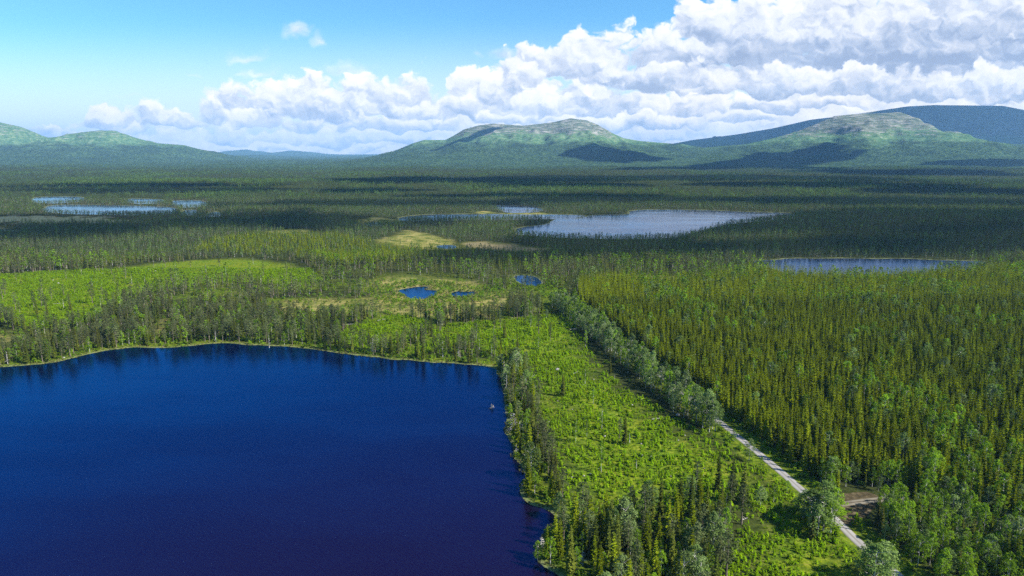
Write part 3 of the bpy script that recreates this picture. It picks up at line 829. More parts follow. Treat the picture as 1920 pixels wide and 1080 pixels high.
def fan_grid(y0, y1, sp, tan=.92, extra=60):
    xs = np.arange(-y1 * tan - extra, y1 * tan + extra, sp)
    ys = np.arange(y0, y1, sp)
    X, Y = np.meshgrid(xs, ys)
    X = X + RNG.uniform(-.46, .46, X.shape) * sp; Y = Y + RNG.uniform(-.46, .46, Y.shape) * sp
    k = (np.abs(X) < Y * tan + extra)
    return X[k], Y[k]
def open_mask(X, Y, wob=6.0):
    m = np.zeros(X.shape, bool); kd = np.zeros(X.shape, int)
    w0 = (fbm(X / 22, Y / 22, 3, 31) - .5) * 2.6 * wob
    for nm, (p, k) in OPEN.items():
        w = w0 * (.25 if nm == 'clear_r' else 1)
        s = sdf(p, X, Y, 40) + w * (1 if p[:, 1].min() < 900 else 3)
        i = s > 0
        m |= i; kd[i] = {'clear': 1, 'bog': 2, 'brown': 3, 'pale': 4}[k]
    return kd
def project(X, Y, Z):
    f = Y * math.cos(PITCH) - (Z - CAM_H) * math.sin(PITCH)
    u = Y * math.sin(PITCH) + (Z - CAM_H) * math.cos(PITCH)
    return 960 + FPX * X / f, 540 - FPX * u / f, f

KN = ['young', 'spruce', 'pine', 'birch', 'aspen']
def assign(X, Y, spacing):
    """kind index (-1 none) and height scale for candidate points"""
    n_ = len(X); r = RNG.random(n_); r2 = RNG.random(n_)
    lsd = lake_sd(X, Y)
    kd = open_mask(X, Y)
    kind = np.full(n_, -1); H = np.ones(n_)
    fr = fbm(X / 120, Y / 120, 3, 61); fr2 = fbm(X / 45, Y / 45, 3, 71)
    area = spacing ** 2 / 9.0
    rd = seg_dist(ROADL, X, Y) if Y.min() < 700 else np.full(n_, 99.)
    sd2 = seg_dist(SIDEL, X, Y) if Y.min() < 700 else np.full(n_, 99.)
    # general woods
    dens_ = np.clip(.45 + (fr - .5) * 1.2, .22, .8) * area
    pk = np.select([r2 < .30 + (fr2 - .5) * .9, r2 < .82, r2 < 1.01], [2, 1, 3])
    kind = np.where(r < dens_, pk, -1); H = .72 + .5 * RNG.random(n_)
    yz = (sdf(YOUNG2, X, Y, 40) + (fr2 - .5) * 60 > 0)
    kind = np.where(yz, np.where(r < .8 * area, np.where(r2 < .8, 0, 3), -1), kind)
    # left woods round the near lake: pines and spruces, open stand
    lw = (X < 30) & (Y > 330) & (Y < 640)
    d2 = np.clip(.34 + (fr - .5) * 1.6, .08, .62) * area
    pk2 = np.select([r2 < .50, r2 < .86, r2 < 1.01], [2, 1, 3])
    kind = np.where(lw, np.where(r < d2, pk2, -1), kind)
    # plantation
    pl = sdf(PLANT, X, Y, 40) + (fr2 - .5) * 10 > 0
    pk3 = np.select([r2 < .965 - .2 * (fr2 > .64), r2 < .985, r2 < 1.01], [0, 3, 4])
    kind = np.where(pl, np.where(r < 1.0 * area - .12 * (fr2 < .33), pk3, -1), kind)
    H = np.where(pl, .70 + .55 * RNG.random(n_) ** 1.3 + .1 * (fr - .5), H)
    # birch-rich corner low on the right
    bw = sdf(BIRCHY, X, Y, 40) > 0
    pk4 = np.select([r2 < .66, r2 < .80, r2 < .9, r2 < 1.01], [3, 4, 1, 0])
    kind = np.where(bw, np.where(r < .78, pk4, -1), kind)
    H = np.where(bw, .5 + .45 * RNG.random(n_), H)
    # wood between lake, clearing and the lower edge
    lo = sdf(LOWWOOD, X, Y, 40) > 0
    pk5 = np.select([r2 < .34, r2 < .46, r2 < .66, r2 < .93, r2 < 1.01], [1, 2, 0, 3, 4])
    kind = np.where(lo, np.where(r < .55, pk5, -1), kind)
    H = np.where(lo, np.where(pk5 == 3, .45 + .45 * RNG.random(n_), .65 + .7 * RNG.random(n_)), H)
    # open ground
    op = kd > 0
    edge_ = open_mask(X, Y, 22) == 0
    sparse = np.where(kd == 1, np.where(Y > 400, .012, .003), np.where(kd == 2, .05, .06)) * area + np.where(edge_ & ((kd > 1) | (Y > 400)), .05, 0) * area
    kind = np.where(op, np.where(r < sparse, np.where(r2 < .6, 2, np.where(r2 < .85, 1, 3)), -1), kind)
    H = np.where(op & (kd > 1), .25 + .4 * RNG.random(n_), H)
    kind = np.where(lsd > -1.1, -1, kind)
    # low scrub right on the bank only
    kind = np.where((lsd > -2.4) & (r2 < .4), -1, kind)
    kind = np.where((rd < 7.5) | (sd2 < 5.0), -1, kind)
    kind = np.where(sdf(TURN, X, Y, 20) > 0, -1, kind)
    rx_ = np.interp(Y, ROADL[:, 1], ROADL[:, 0])
    kind = np.where((rd < 26) & (X < rx_) & (r < .93), -1, kind)
    return kind, H, lsd

# ---- near and middle belt
X, Y = fan_grid(120, 760, 2.85)
K_, H_, L_ = assign(X, Y, 3.0)
ok = K_ >= 0
X, Y, K_, H_ = X[ok], Y[ok], K_[ok], H_[ok]
Z = height(X, Y)
PX, PY, DEP = project(X, Y, Z + 6 * H_)
size_px = 12 * H_ / DEP
infr = (PX > 4) & (PX < 1916) & (PY < 1070) & (PY > 0)
single = np.zeros(len(X), bool)
for k in range(5):
    c = np.where((K_ == k) & infr)[0]
    lim = {0: 300, 1: 300, 2: 300, 3: 300, 4: 60}[k]
    if k in (0, 1): lim = 150      # both are spruces: three hundred together
    c = c[np.argsort(-size_px[c])][:lim]
    single[c] = True

TREE_NAME = ['spruce_tree', 'spruce_tree', 'pine_tree', 'birch_tree', 'aspen_tree']
TREE_CAT = ['spruce', 'spruce', 'pine', 'birch', 'aspen']
def tree(k, x, y, h, label, group=None, var=None, rz=None, wid=1.0, z=None):
    """one tree: an empty at the foot with trunk and crown"""
    kn = KN[k]; near = KINDS[kn]['near']
    v = near[(int(abs(x) * 7 + abs(y) * 3) % len(near)) if var is None else var]
    o = bpy.data.objects.new(TREE_NAME[k], None); COL.objects.link(o)
    zz = float(height(np.array([x]), np.array([y]))[0]) if z is None else z
    o.location = (x, y, zz - .1)
    o.rotation_euler = (0, 0, rz if rz is not None else (x * 1.7 + y) % 6.28)
    o.scale = (h * wid, h * wid, h)
    o['label'] = label; o['category'] = TREE_CAT[k]
    if group: o['group'] = group
    for nm, me in (('trunk', v[1]), ('crown', v[0])):
        c = bpy.data.objects.new(nm, me); COL.objects.link(c); c.parent = o
    return o

def zone_name(x, y, px, py, k, h):
    p = np.array([x]), np.array([y])
    if sdf(BIRCHY, *p, 40)[0] > 0: return 'in the thicket right of the road'
    if sdf(LOWWOOD, *p, 40)[0] > 0:
        return 'on the right bank of the lake' if lake_sd(*p)[0] > -14 else ('in the wood below the felled slope' if y < 260 else 'between lake and felled slope')
    if sdf(PLANT, *p, 40)[0] > 0: return 'inside the plantation right of the road' if seg_dist(ROADL, *p)[0] > 30 else 'on the plantation edge facing the road'
    if x < 30 and y < 430: return "on the near lake's far shore" if lake_sd(*p)[0] > -16 else "behind the near lake's far shore"
    if x < 30: return 'beside the sunlit clearing at left'
    return 'in the wood beyond the felled slope'
LOOK = {0: ('tall yellow-green spruce', 'small yellow-green spruce'), 1: ('tall dark spruce', 'short dark spruce'),
        2: ('tall grey-green pine', 'small grey-green pine'), 3: ('tall leafy birch', 'low leafy birch'), 4: ('broad grey-green aspen', 'small grey-green aspen')}
for i in np.where(single)[0]:
    k = int(K_[i]); z = zone_name(X[i], Y[i], PX[i], PY[i], k, H_[i])
    big = H_[i] > (.95 if k != 3 else .7)
    tree(k, X[i], Y[i], H_[i], LOOK[k][0 if big else 1] + ' ' + z, group=TREE_CAT[k] + ' trees ' + z, z=float(Z[i]), wid=float(RNG.uniform(*((.75, 1.12) if k < 2 else (.85, 1.25)))))

rest = ~single
LAB = {0: ('spruce_plantation', 'dense yellow-green young spruce plantation covering the slope right of the road', 'plantation'),
       1: ('spruce_wood', 'dark narrow spruces of the woods around the lakes', 'spruce wood'),
       2: ('pine_wood', 'grey-green pines scattered through the woods', 'pine wood'),
       3: ('birch_wood', 'bright leafy birches mixed into the woods', 'birch wood'),
       4: ('aspen_wood', 'broad pale aspens mixed into the plantation', 'aspen wood')}
X2, Y2 = fan_grid(760, 1750, 4.4)
K2, H2, _l = assign(X2, Y2, 4.5)
ok = K2 >= 0
X2, Y2, K2, H2 = X2[ok], Y2[ok], K2[ok], H2[ok] * .74
Z2 = height(X2, Y2)
for k in range(5):
    meshes = [v[2] for v in KINDS[KN[k]]['near']] + KINDS[KN[k]]['mid'] + KINDS[KN[k]]['far']
    cl = proto_collection(LAB[k][0] + '_tree', meshes)
    a = rest & (K_ == k)
    b = K2 == k
    nn = len(KINDS[KN[k]]['near']); nm_ = len(KINDS[KN[k]]['mid'])
    xa, ya, za, ha = X[a], Y[a], Z[a], H_[a]
    far_ = ya > 520
    ia = np.where(far_, nn + RNG.integers(0, nm_, a.sum()), RNG.integers(0, nn, a.sum()))
    ib = nn + nm_ + RNG.integers(0, nm_, b.sum())
    P3 = np.stack([np.r_[xa, X2[b]], np.r_[ya, Y2[b]], np.r_[za, Z2[b]] - .1], 1)
    n_ = len(P3)
    if n_: scatter(LAB[k][0], P3, RNG.uniform(0, 6.28, n_), np.r_[ha, H2[b]], np.r_[ia, ib], cl, LAB[k][1], LAB[k][2], wide=RNG.uniform(*((.72, 1.12) if k < 2 else (.85, 1.3)), n_))

# ---- far woods: clumps of small trees
def clump(rs, n_=6, r=8.5, mixq=(.62, .9)):
    out = {'spruce': [], 'pine': [], 'birch': []}
    for i in range(n_):
        h = rs.uniform(.75, 1.2)
        q = rs.random()
        kd = 'spruce' if q < mixq[0] else ('pine' if q < mixq[1] else 'birch')
        if kd == 'spruce': a = spruce_crown(12, 1.9, 6, 4, rs, .04, 0).arr()
        elif kd == 'pine': a = pine_crown(12, 2.1, rs, 5, 8, .75, .25).arr()
        else: a = broad_crown(12, 2.3, rs, 6, 8, .8, .12).arr()
        a = a * np.array([h, h, h]) + np.array([rs.uniform(-r, r), rs.uniform(-r, r), 0])
        out[kd].append(a)
    return [(np.concatenate(v), M['f' + k]) for k, v in out.items() if v]
clumps = proto_collection('tree_clump', [tri_mesh('tree_clump', clump(np.random.default_rng(900 + i), mixq=(.8, .97) if i < 4 else ((.4, .95) if i < 7 else (.35, .5)))) for i in range(10)])
PP, SS = [], []
for y0, y1, sp, s0 in ((1750, 3000, 14, .72), (3000, 5200, 20, .75), (5200, 10500, 28, .78)):
    xs, ys = fan_grid(y0, y1, sp, .86)
    l_ = lake_sd(xs, ys); kd = open_mask(xs, ys, 6)
    zz = height(xs, ys, l_)
    f1 = fbm(xs / 260, ys / 420, 4, 81); f2 = fbm(xs / 500, ys / 500, 3, 91)
    r = RNG.random(len(xs))
    ok = (l_ < -9) & (kd == 0) & (r < np.clip(.75 + (f1 - .5) * 2.2, .25, 1)) & (zz < 265 + (f2 - .5) * 300 - r * 120)
    ok &= ~((xs < -1800) & (ys > 5200) & (f1 > .56))
    PP.append(np.stack([xs[ok], ys[ok], zz[ok] - .4], 1)); SS.append(np.clip(s0 * RNG.uniform(.75, 1.15, ok.sum()) * (1 - zz[ok] / 700), .4, 2))
PP = np.concatenate(PP); SS = np.concatenate(SS)
st_ = fbm(PP[:, 0] / 210, PP[:, 1] / 300, 4, 123) + RNG.normal(0, .07, len(PP))
PK = np.select([st_ < .47, st_ < .56, st_ < 9], [RNG.integers(0, 4, len(PP)), RNG.integers(4, 7, len(PP)), RNG.integers(7, 10, len(PP))])
scatter('distant_woods', PP, RNG.uniform(0, 6.28, len(PP)), SS, PK, clumps, 'endless dark conifer forest filling the valley to the mountains', 'forest')
print('INSTANCES', len(X), len(X2), len(PP))
#TREESTOP

# ------------------------------------------------------------------ undergrowth (nobody could count it)
def bush_mesh(rs, h, w, n_cl, n_lf, size, mt, name):
    T = Tri()
    for i in range(n_cl):
        a = rs.random() * 2 * PI; f = rs.random()
        rr = w * (.2 + .8 * rs.random()) * (1 - .5 * f)
        leaf_cloud(T, np.array([rr * math.cos(a), rr * math.sin(a), h * (.12 + .8 * f)]), w * .42, n_lf, size, rs, .9)
    return tri_mesh(name, [(T.arr(), M[mt])])
def small_spruce(rs, name='sapling'):
    return tri_mesh(name, [(spruce_crown(2.6, .62, 7, 6, rs, .03, 2).arr(), M['sap'])])
rs = np.random.default_rng(5)
sap_meshes = [small_spruce(rs) for _ in range(4)] + [bush_mesh(rs, 1.5, .85, 7, 10, .16, 'sap', 'sapling') for _ in range(4)] + [bush_mesh(rs, .8, .8, 5, 9, .15, 'shrub', 'sapling') for _ in range(2)]
saps = proto_collection('sapling', sap_meshes)
X, Y = fan_grid(120, 700, 1.25)
pre = np.zeros(X.shape, bool)
kd = open_mask(X, Y, 4)
rdm = seg_dist(ROADL, X, Y)
cl_ = (kd == 1) | ((rdm < 10) & (RNG.random(len(X)) < .35))
cl_ &= (rdm > 3.4) & (seg_dist(SIDEL, X, Y) > 4)
X, Y = X[cl_], Y[cl_]
cd = fbm(X / 9, Y / 9, 3, 44)
keep = RNG.random(len(X)) < np.clip(.78 + (cd - .5) * 2.4, .15, 1)
keep &= lake_sd(X, Y) < -1.5
X, Y, cd = X[keep], Y[keep], cd[keep]
Z = height(X, Y)
n_ = len(X)
pick = np.where(RNG.random(n_) < .42, RNG.integers(0, 4, n_), np.where(RNG.random(n_) < .8, RNG.integers(4, 8, n_), RNG.integers(8, 10, n_)))
left_far = Y > 420
sc_ = RNG.uniform(.28, .80, n_) * np.where(RNG.random(n_) < .03, 1.7, 1.0)
scatter('saplings', np.stack([X, Y, Z - .05], 1), RNG.uniform(0, 6.28, n_), sc_, pick, saps, 'bright yellow-green saplings and scrub covering the felled ground', 'saplings', wide=RNG.uniform(1.3, 2.3, n_))

shr = proto_collection('shrub', [bush_mesh(rs, 1.9, 1.2, 9, 12, .2, 'shrub', 'shrub') for _ in range(4)])
X, Y = fan_grid(130, 640, 3.0)
l_ = lake_sd(X, Y); kd = open_mask(X, Y, 4); rdm = seg_dist(ROADL, X, Y)
bz = (l_ > -26) & (l_ < -1.2)
lw = sdf(LOWWOOD, X, Y, 40) > 0
edge = (rdm > 4.5) & (rdm < 16)
bw = sdf(BIRCHY, X, Y, 40) > 0
pr = np.where(bz, .8, np.where(lw | bw, .6, np.where(edge, .25, np.where((X < 30), .16, .03))))
ok = (RNG.random(len(X)) < pr) & (l_ < -1.0) & (kd != 1) & (sdf(TURN, X, Y, 20) < 0) & (rdm > 4.2) & (seg_dist(SIDEL, X, Y) > 4.5)
X, Y = X[ok], Y[ok]; n_ = len(X)
scatter('shrubs', np.stack([X, Y, height(X, Y) - .1], 1), RNG.uniform(0, 6.28, n_), RNG.uniform(.5, 1.5, n_), RNG.integers(0, 4, n_), shr, 'green scrub between the trees and along the lake bank', 'shrubs', wide=RNG.uniform(.8, 1.3, n_))

def tuft(rs):
    T = Tri(); n = 34
    a = rs.random(n) * 2 * PI; r = .35 * rs.random(n); h = .5 + .6 * rs.random(n)
    b = np.stack([r * np.cos(a), r * np.sin(a), np.zeros(n)], 1)
    t = b + np.stack([.3 * np.cos(a), .3 * np.sin(a), h], 1)
    s = np.stack([-np.sin(a), np.cos(a), np.zeros(n)], 1) * .07
    T.add(b - s, b + s, t)
    return tri_mesh('sedge', [(T.arr(), M['grass'])])
sed = proto_collection('sedge', [tuft(rs) for _ in range(3)])
X, Y = fan_grid(130, 620, 1.3)
l_ = lake_sd(X, Y)
band = np.clip(.4 + 4 * (fbm(X / 20, Y / 20, 3, 77) - .42), .2, 2.4)
ok = (l_ < band) & (l_ > -2.6) & (RNG.random(len(X)) < .6)
kd = open_mask(X, Y, 4)
ok |= (kd == 2) & (l_ < 0) & (fbm(X / 6, Y / 6, 2, 78) > .55) & (RNG.random(len(X)) < .5)
X, Y = X[ok], Y[ok]; n_ = len(X)
scatter('sedges', np.stack([X, Y, np.maximum(height(X, Y), -.05) - .05], 1), RNG.uniform(0, 6.28, n_), RNG.uniform(.5, 1.15, n_), RNG.integers(0, 3, n_), sed, 'straw-green sedges and reeds fringing the lake and bog', 'sedges')

# ------------------------------------------------------------------ gravel road and side track
def strip(name, line, half, z, mat, crown=.06):
    p = np.array(line); t = np.gradient(p, axis=0); t /= np.linalg.norm(t, axis=1)[:, None]
    nrm = np.stack([-t[:, 1], t[:, 0]], 1)
    lat = np.linspace(-1, 1, 9)
    s = np.cumsum(np.r_[0, np.linalg.norm(np.diff(p, axis=0), axis=1)])
    wob = 1 + .12 * (fbm(s / 5, s * 0 + 3, 3, 8) - .5)
    V = []; A_ = []
    for l in lat:
        q = p + nrm * (l * half * wob)[:, None]
        gz = height(q[:, 0], q[:, 1]) * 0 + z + crown * (1 - l * l) - (.12 if abs(l) == 1 else 0)
        V.append(np.stack([q[:, 0], q[:, 1], gz], 1)); A_.append(np.full(len(p), l))
    V = np.stack(V, 1).reshape(-1, 3); A_ = np.stack(A_, 1).ravel()
    k = len(lat); idx = np.arange(len(p) * k).reshape(len(p), k)
    F = np.stack([idx[:-1, :-1], idx[:-1, 1:], idx[1:, 1:], idx[1:, :-1]], -1).reshape(-1, 4)
    if nrm[0, 1] * 0 + (t[0, 0] * nrm[0, 1] - t[0, 1] * nrm[0, 0]) < 0: F = F[:, ::-1]
    me = mesh_from(name, V, F, [mat])
    a = me.attributes.new('lat', 'FLOAT', 'POINT'); a.data.foreach_set('value', A_.astype(np.float32))
    return link(name, me, kind='structure')
def resample(line, step):
    p = np.array(line); s = np.r_[0, np.cumsum(np.linalg.norm(np.diff(p, axis=0), axis=1))]
    u = np.arange(0, s[-1], step)
    return np.stack([np.interp(u, s, p[:, 0]), np.interp(u, s, p[:, 1])], 1)
def gravel_mat(name, track, mid, edge):
    m, n = material(name)
    out = n.new('ShaderNodeOutputMaterial'); d = n.new('ShaderNodeBsdfDiffuse')
    P = n.new('ShaderNodeNewGeometry').outputs['Position']
    at = n.new('ShaderNodeAttribute', attribute_name='lat').outputs['Fac']
    nz = n.noise(P, .9, 4, .65); ng = n.noise(P, .15, 3, .6)
    a = n.m('ADD', n.m('ABSOLUTE', at), n.m('MULTIPLY', n.m('SUBTRACT', nz, .5), .14))
    c = n.ramp(a, [(.08, mid), (.22, track), (.72, track), (.84, mid), (.96, edge)])
    c = n.mix(n.m('MULTIPLY', n.rng(ng, .4, .65), .45), c, mid)
    n.put(d.inputs[0], c); n.l.new(d.outputs[0], out.inputs[0])
    return m
ROADR, SIDER = resample(ROADL, 2.0), resample(SIDEL, 2.0)
strip('road', ROADR, 1.85, .58, gravel_mat('gravel', (.30, .285, .27), (.20, .18, .155), (.14, .15, .05)))
strip('track', SIDER[2:], 1.9, .56, gravel_mat('track_earth', (.20, .175, .13), (.08, .062, .04), (.09, .08, .04)))
tm, tn = material('bare_earth')
_o = tn.new('ShaderNodeOutputMaterial'); _d = tn.new('ShaderNodeBsdfDiffuse')
_p = tn.new('ShaderNodeNewGeometry').outputs['Position']
tn.put(_d.inputs[0], tn.ramp(tn.noise(_p, .5, 4, .7), [(.35, (.035, .030, .016)), (.55, (.085, .065, .036)), (.7, (.18, .15, .08))]))
tn.l.new(_d.outputs[0], _o.inputs[0])
ep = smooth_poly(GP([(1562, 962), (1570, 930), (1600, 924), (1640, 926), (1650, 944), (1625, 968), (1595, 990), (1580, 984)]), 2)
ep += (np.stack([fbm(ep[:, 0], ep[:, 1], 2, 5), fbm(ep[:, 0], ep[:, 1], 2, 6)], 1) - .5) * 1.5
eme = bpy.data.meshes.new('bare_earth'); a_ = np.sum(ep[:, 0] * np.roll(ep[:, 1], -1) - np.roll(ep[:, 0], -1) * ep[:, 1])
eme.from_pydata([(p[0], p[1], .535) for p in (ep if a_ > 0 else ep[::-1])], [], [list(range(len(ep)))]); eme.materials.append(tm)
link('bare_ground', eme, kind='structure')

# ------------------------------------------------------------------ trees that stand out one by one
def T1(kind, px, py, hm, label, group=None, wid=1.0, var=None):
    x, y = G(px, py)
    return tree(KN.index(kind), x, y, hm / 12.0, label, group, wid=wid, var=var)
# the row of aspens between felled slope and road
t_ = np.gradient(ROADR, axis=0); t_ /= np.linalg.norm(t_, axis=1)[:, None]
nl = np.stack([-t_[:, 1], t_[:, 0]], 1)
if nl[10, 0] > 0: nl = -nl
i0 = int(np.argmin(np.hypot(*(ROADR - np.array(G(1372, 812))).T))); i1 = int(np.argmin(np.hypot(*(ROADR - np.array(G(1062, 570))).T)))
rs = np.random.default_rng(77)
row = []
for side, (off, step) in enumerate(((6.3, 2), (10.5, 2), (14.5, 3))):
    for i in range(min(i0, i1), max(i0, i1), step):
        q = ROADR[i] + nl[i] * (off + rs.normal(0, .9)) + rs.normal(0, .6, 2)
        gap = vnoise(np.array([i / 9.0]), np.array([side * 3.0]), 5)[0]
        if gap < .2: continue
        row.append((q[0], q[1], (1.05 + .35 * rs.random()) * (1.12 - .13 * side), side))
row.sort(key=lambda r: r[1])
row = row[:290]
SEC = ['near end of', 'near half of', 'middle of', 'far half of', 'far end of']
for j, (x, y, h, side) in enumerate(row):
    kd_ = 4 if rs.random() < .72 else 3
    sec = SEC[min(4, int(5 * j / len(row)))]
    nm_ = 'grey-green aspen' if kd_ == 4 else 'bright green birch'
    pos = ['roadside line', 'middle line', 'slope-side line'][side]
    tree(kd_, x, y, h * (.85 if kd_ == 4 else .95), '%s, %s, %s the roadside row' % (nm_, pos, sec), group='trees in the roadside row', wid=float(rs.uniform(.75, 1.12)))
for a in [
 ('aspen', 1518, 990, 13, 'left tree of the dark bushy clump standing over the road bend', 1.5),
 ('aspen', 1543, 1000, 14, 'central tree of the dark bushy clump standing over the road bend', 1.4),
 ('birch', 1563, 990, 13.5, 'bright birch on the sunlit right side of the bushy roadside clump', 1.5),
 ('birch', 1528, 968, 12, 'pale-trunked birch at the back of the bushy roadside clump', 1.3),
 ('aspen', 1622, 1090, 12, 'rounded aspen where the road leaves the picture at the bottom', 1.2),
 ('aspen', 1652, 1098, 13, 'large aspen right of the road at the bottom edge', 1.2),
 ('aspen', 1505, 975, 10, 'small rounded tree at the left end of the roadside clump', 1.3),
 ('aspen', 1532, 1012, 11, 'low dark tree at the foot of the roadside clump', 1.5),
 ('birch', 1556, 1008, 12, 'leafy birch at the lower right of the roadside clump', 1.7),
 ('aspen', 1545, 978, 14, 'tallest tree in the heart of the roadside clump', 1.4),
 ('spruce', 1520, 1015, 9, 'little spruce in front of the roadside clump', 1.3),
 ('aspen', 1636, 1112, 14, 'bulky aspen beside the road at the bottom edge', 1.5),
 ('birch', 1662, 1085, 10, 'leafy birch behind the aspens at the bottom edge', 1.6),
 ('aspen', 1404, 866, 9.5, 'lone egg-shaped aspen overhanging the gravel road', 1.0),
 ('birch', 1376, 830, 6, 'small birch leaning over the far stretch of open road', 1.0),
 ('birch', 1427, 880, 5, 'thin young birch on the road verge below the lone aspen', .8),
 ('pine', 79, 577, 15, 'tall pine with bare pale trunk at left in the sunlit clearing', 1.25),
 ('pine', 174, 573, 18, 'tallest pine in the middle of the sunlit left clearing', 1.1),
 ('pine', 202, 579, 14, 'slim pine right beside the tallest clearing pine', .9),
 ('pine', 246, 572, 14, 'pine with long bare trunk at the wood edge of the left clearing', 1.0),
 ('spruce', 139, 612, 13, 'dark spruce low in the left clearing above the shore pines', 1.1),
 ('pine', 131, 583, 12, 'ragged dark pine between the two tall clearing pines', .8),
 ('pine', 10, 557, 15, 'pine on the left edge of the picture in the clearing', 1.0),
 ('pine', 30, 583, 14, 'second pine from the left edge in the sunlit clearing', 1.0),
 ('birch', 468, 514, 12, 'slim birch standing alone at the back of the left clearing', .6),
 ('birch', 588, 522, 10, 'slim birch at the right end of the left clearing', .6),
 ('pine', 412, 503, 13, 'pine with bare trunk at the back edge of the left clearing', .8),
 ('birch', 1128, 808, 14, 'tall grey birch with white trunk in the middle of the felled slope', .9),
 ('birch', 1100, 820, 9, 'small birch left of the tall grey birch on the felled slope', .8),
 ('spruce', 1171, 836, 14, 'dark ragged spruce right of the tall grey birch on the felled slope', 1.0),
 ('birch', 1127, 888, 14, 'thin white-stemmed birch in the lower middle of the felled slope', .55),
 ('spruce', 1055, 745, 12, 'dark spruce near the lake side of the felled slope', 1.25),
 ('birch', 1097, 722, 10, 'rounded birch in the upper middle of the felled slope', 1.0),
 ('birch', 1112, 760, 9, 'pale grey young birch just below the rounded one on the slope', .9),
 ('spruce', 947, 637, 13, 'lone dark spruce at the top of the felled slope', .9),
 ('birch', 925, 640, 9, 'pale birch beside the lone dark spruce at the slope top', 1.0),
 ('aspen', 995, 615, 8, 'silvery little aspen alone at the top of the felled slope', .8),
 ('aspen', 1025, 599, 7, 'small silvery aspen near the top right of the felled slope', .9),
 ('birch', 1098, 653, 11, 'white-trunked birch standing out in front of the roadside row', .8),
 ('spruce', 1371, 945, 17, 'tallest of the dark spruces at the lower right of the felled slope', 1.1),
 ('spruce', 1392, 948, 16, 'dark spruce right beside the tallest one by the lower slope', 1.1),
 ('spruce', 1345, 925, 16, 'narrow brownish spruce just left of the tallest dark pair', .8),
 ('pine', 1305, 925, 12, 'grey-green pine left of the dark spruce pair', .9),
 ('aspen', 1292, 950, 11, 'silvery aspen crown over the wood below the felled slope', 1.0),
 ('aspen', 1425, 955, 8, 'round dark bush right of the dark spruce pair', 1.1),
 ('birch', 1450, 945, 7, 'low green birch bush above the bend of the slope', 1.3),
 ('birch', 1475, 930, 5.5, 'lowest green birch bush beside the road verge', 1.4),
 ('pine', 1302, 1072, 15, 'large grey-green pine at the bottom centre right', 1.35),
 ('pine', 1361, 1088, 15, 'large grey-green pine at the bottom beside the open slope', 1.35),
 ('birch', 1331, 1075, 9, 'bright green young birch between the two large bottom pines', .9),
 ('pine', 1092, 985, 15, 'broad olive pine near the lake cove', 1.3),
 ('pine', 1057, 1018, 12, 'pine with bare stem on the small point below the cove', 1.1),
 ('spruce', 1145, 1032, 17, 'tall yellowish spruce in the wood above the bottom edge', 1.15),
 ('birch', 1008, 1052, 7, 'bright birch bush on the tip of the small point', 1.3),
]:
    T1(a[0], a[1], a[2], a[3], a[4], wid=a[5])
# birches and aspens along the plantation edge
for i in range(0, len(ROADR), 2):
    for rep in range(2):
        q = ROADR[i] - nl[i] * (9.0 + abs(rs.normal(0, 4)))
        if rs.random() < .42 and q[1] > 150 and seg_dist(SIDEL, *q) > 6 and sdf(TURN, np.array([q[0]]), np.array([q[1]]), 20)[0] < -2 and q[1] < 460:
            k = 3 if rs.random() < .65 else 4
            d = 'near' if q[1] < 215 else ('middle' if q[1] < 300 else 'far')
            tree(k, q[0], q[1], rs.uniform(.45, .85), '%s at the plantation foot, %s stretch of road' % (['leafy birch', 'grey-green aspen'][k - 3], d), group='leafy trees along the plantation edge', wid=1.1)

# ------------------------------------------------------------------ dead trees, fallen stems, stones, islet
rs = np.random.default_rng(31)
DEAD = [('trunk_and_branches', i) for i in range(4)]
def dead_tree(px, py, hm, label, nb=26, spread=1.6, group=None, lean=0.0, rr=.2):
    x, y = G(px, py)
    T = trunk_tris(hm, rr, rs, .03, 6, 5, .03)
    Bt = Tri()
    for i in range(nb):
        f = .15 + .83 * rs.random(); a = rs.random() * 2 * PI
        L = spread * (1.1 - f * .8) * (.4 + .6 * rs.random())
        e = np.array([L * math.cos(a), L * math.sin(a), hm * f - L * .22])
        tube_tris(Bt, (0, 0, hm * f), e, .08, .03, 4)
        q = e * .6 + np.array([0, 0, hm * f * .4])
        tube_tris(Bt, q, q + np.array([math.cos(a + 1) * L * .4, math.sin(a + 1) * L * .4, L * .12]), .05, .02, 3)
    o = bpy.data.objects.new('dead_tree', None); COL.objects.link(o)
    z = float(height(np.array([x]), np.array([y]))[0])
    o.location = (x, y, max(z, -.1) - .15); o.rotation_euler = (lean * .3, lean, rs.uniform(0, 6))
    o['label'] = label; o['category'] = 'dead tree'
    if group: o['group'] = group
    for nm, t in (('trunk', T), ('branches', Bt)):
        if t.v: link(nm, tri_mesh(nm, [(t.arr(), M['dead'])]), parent=o)
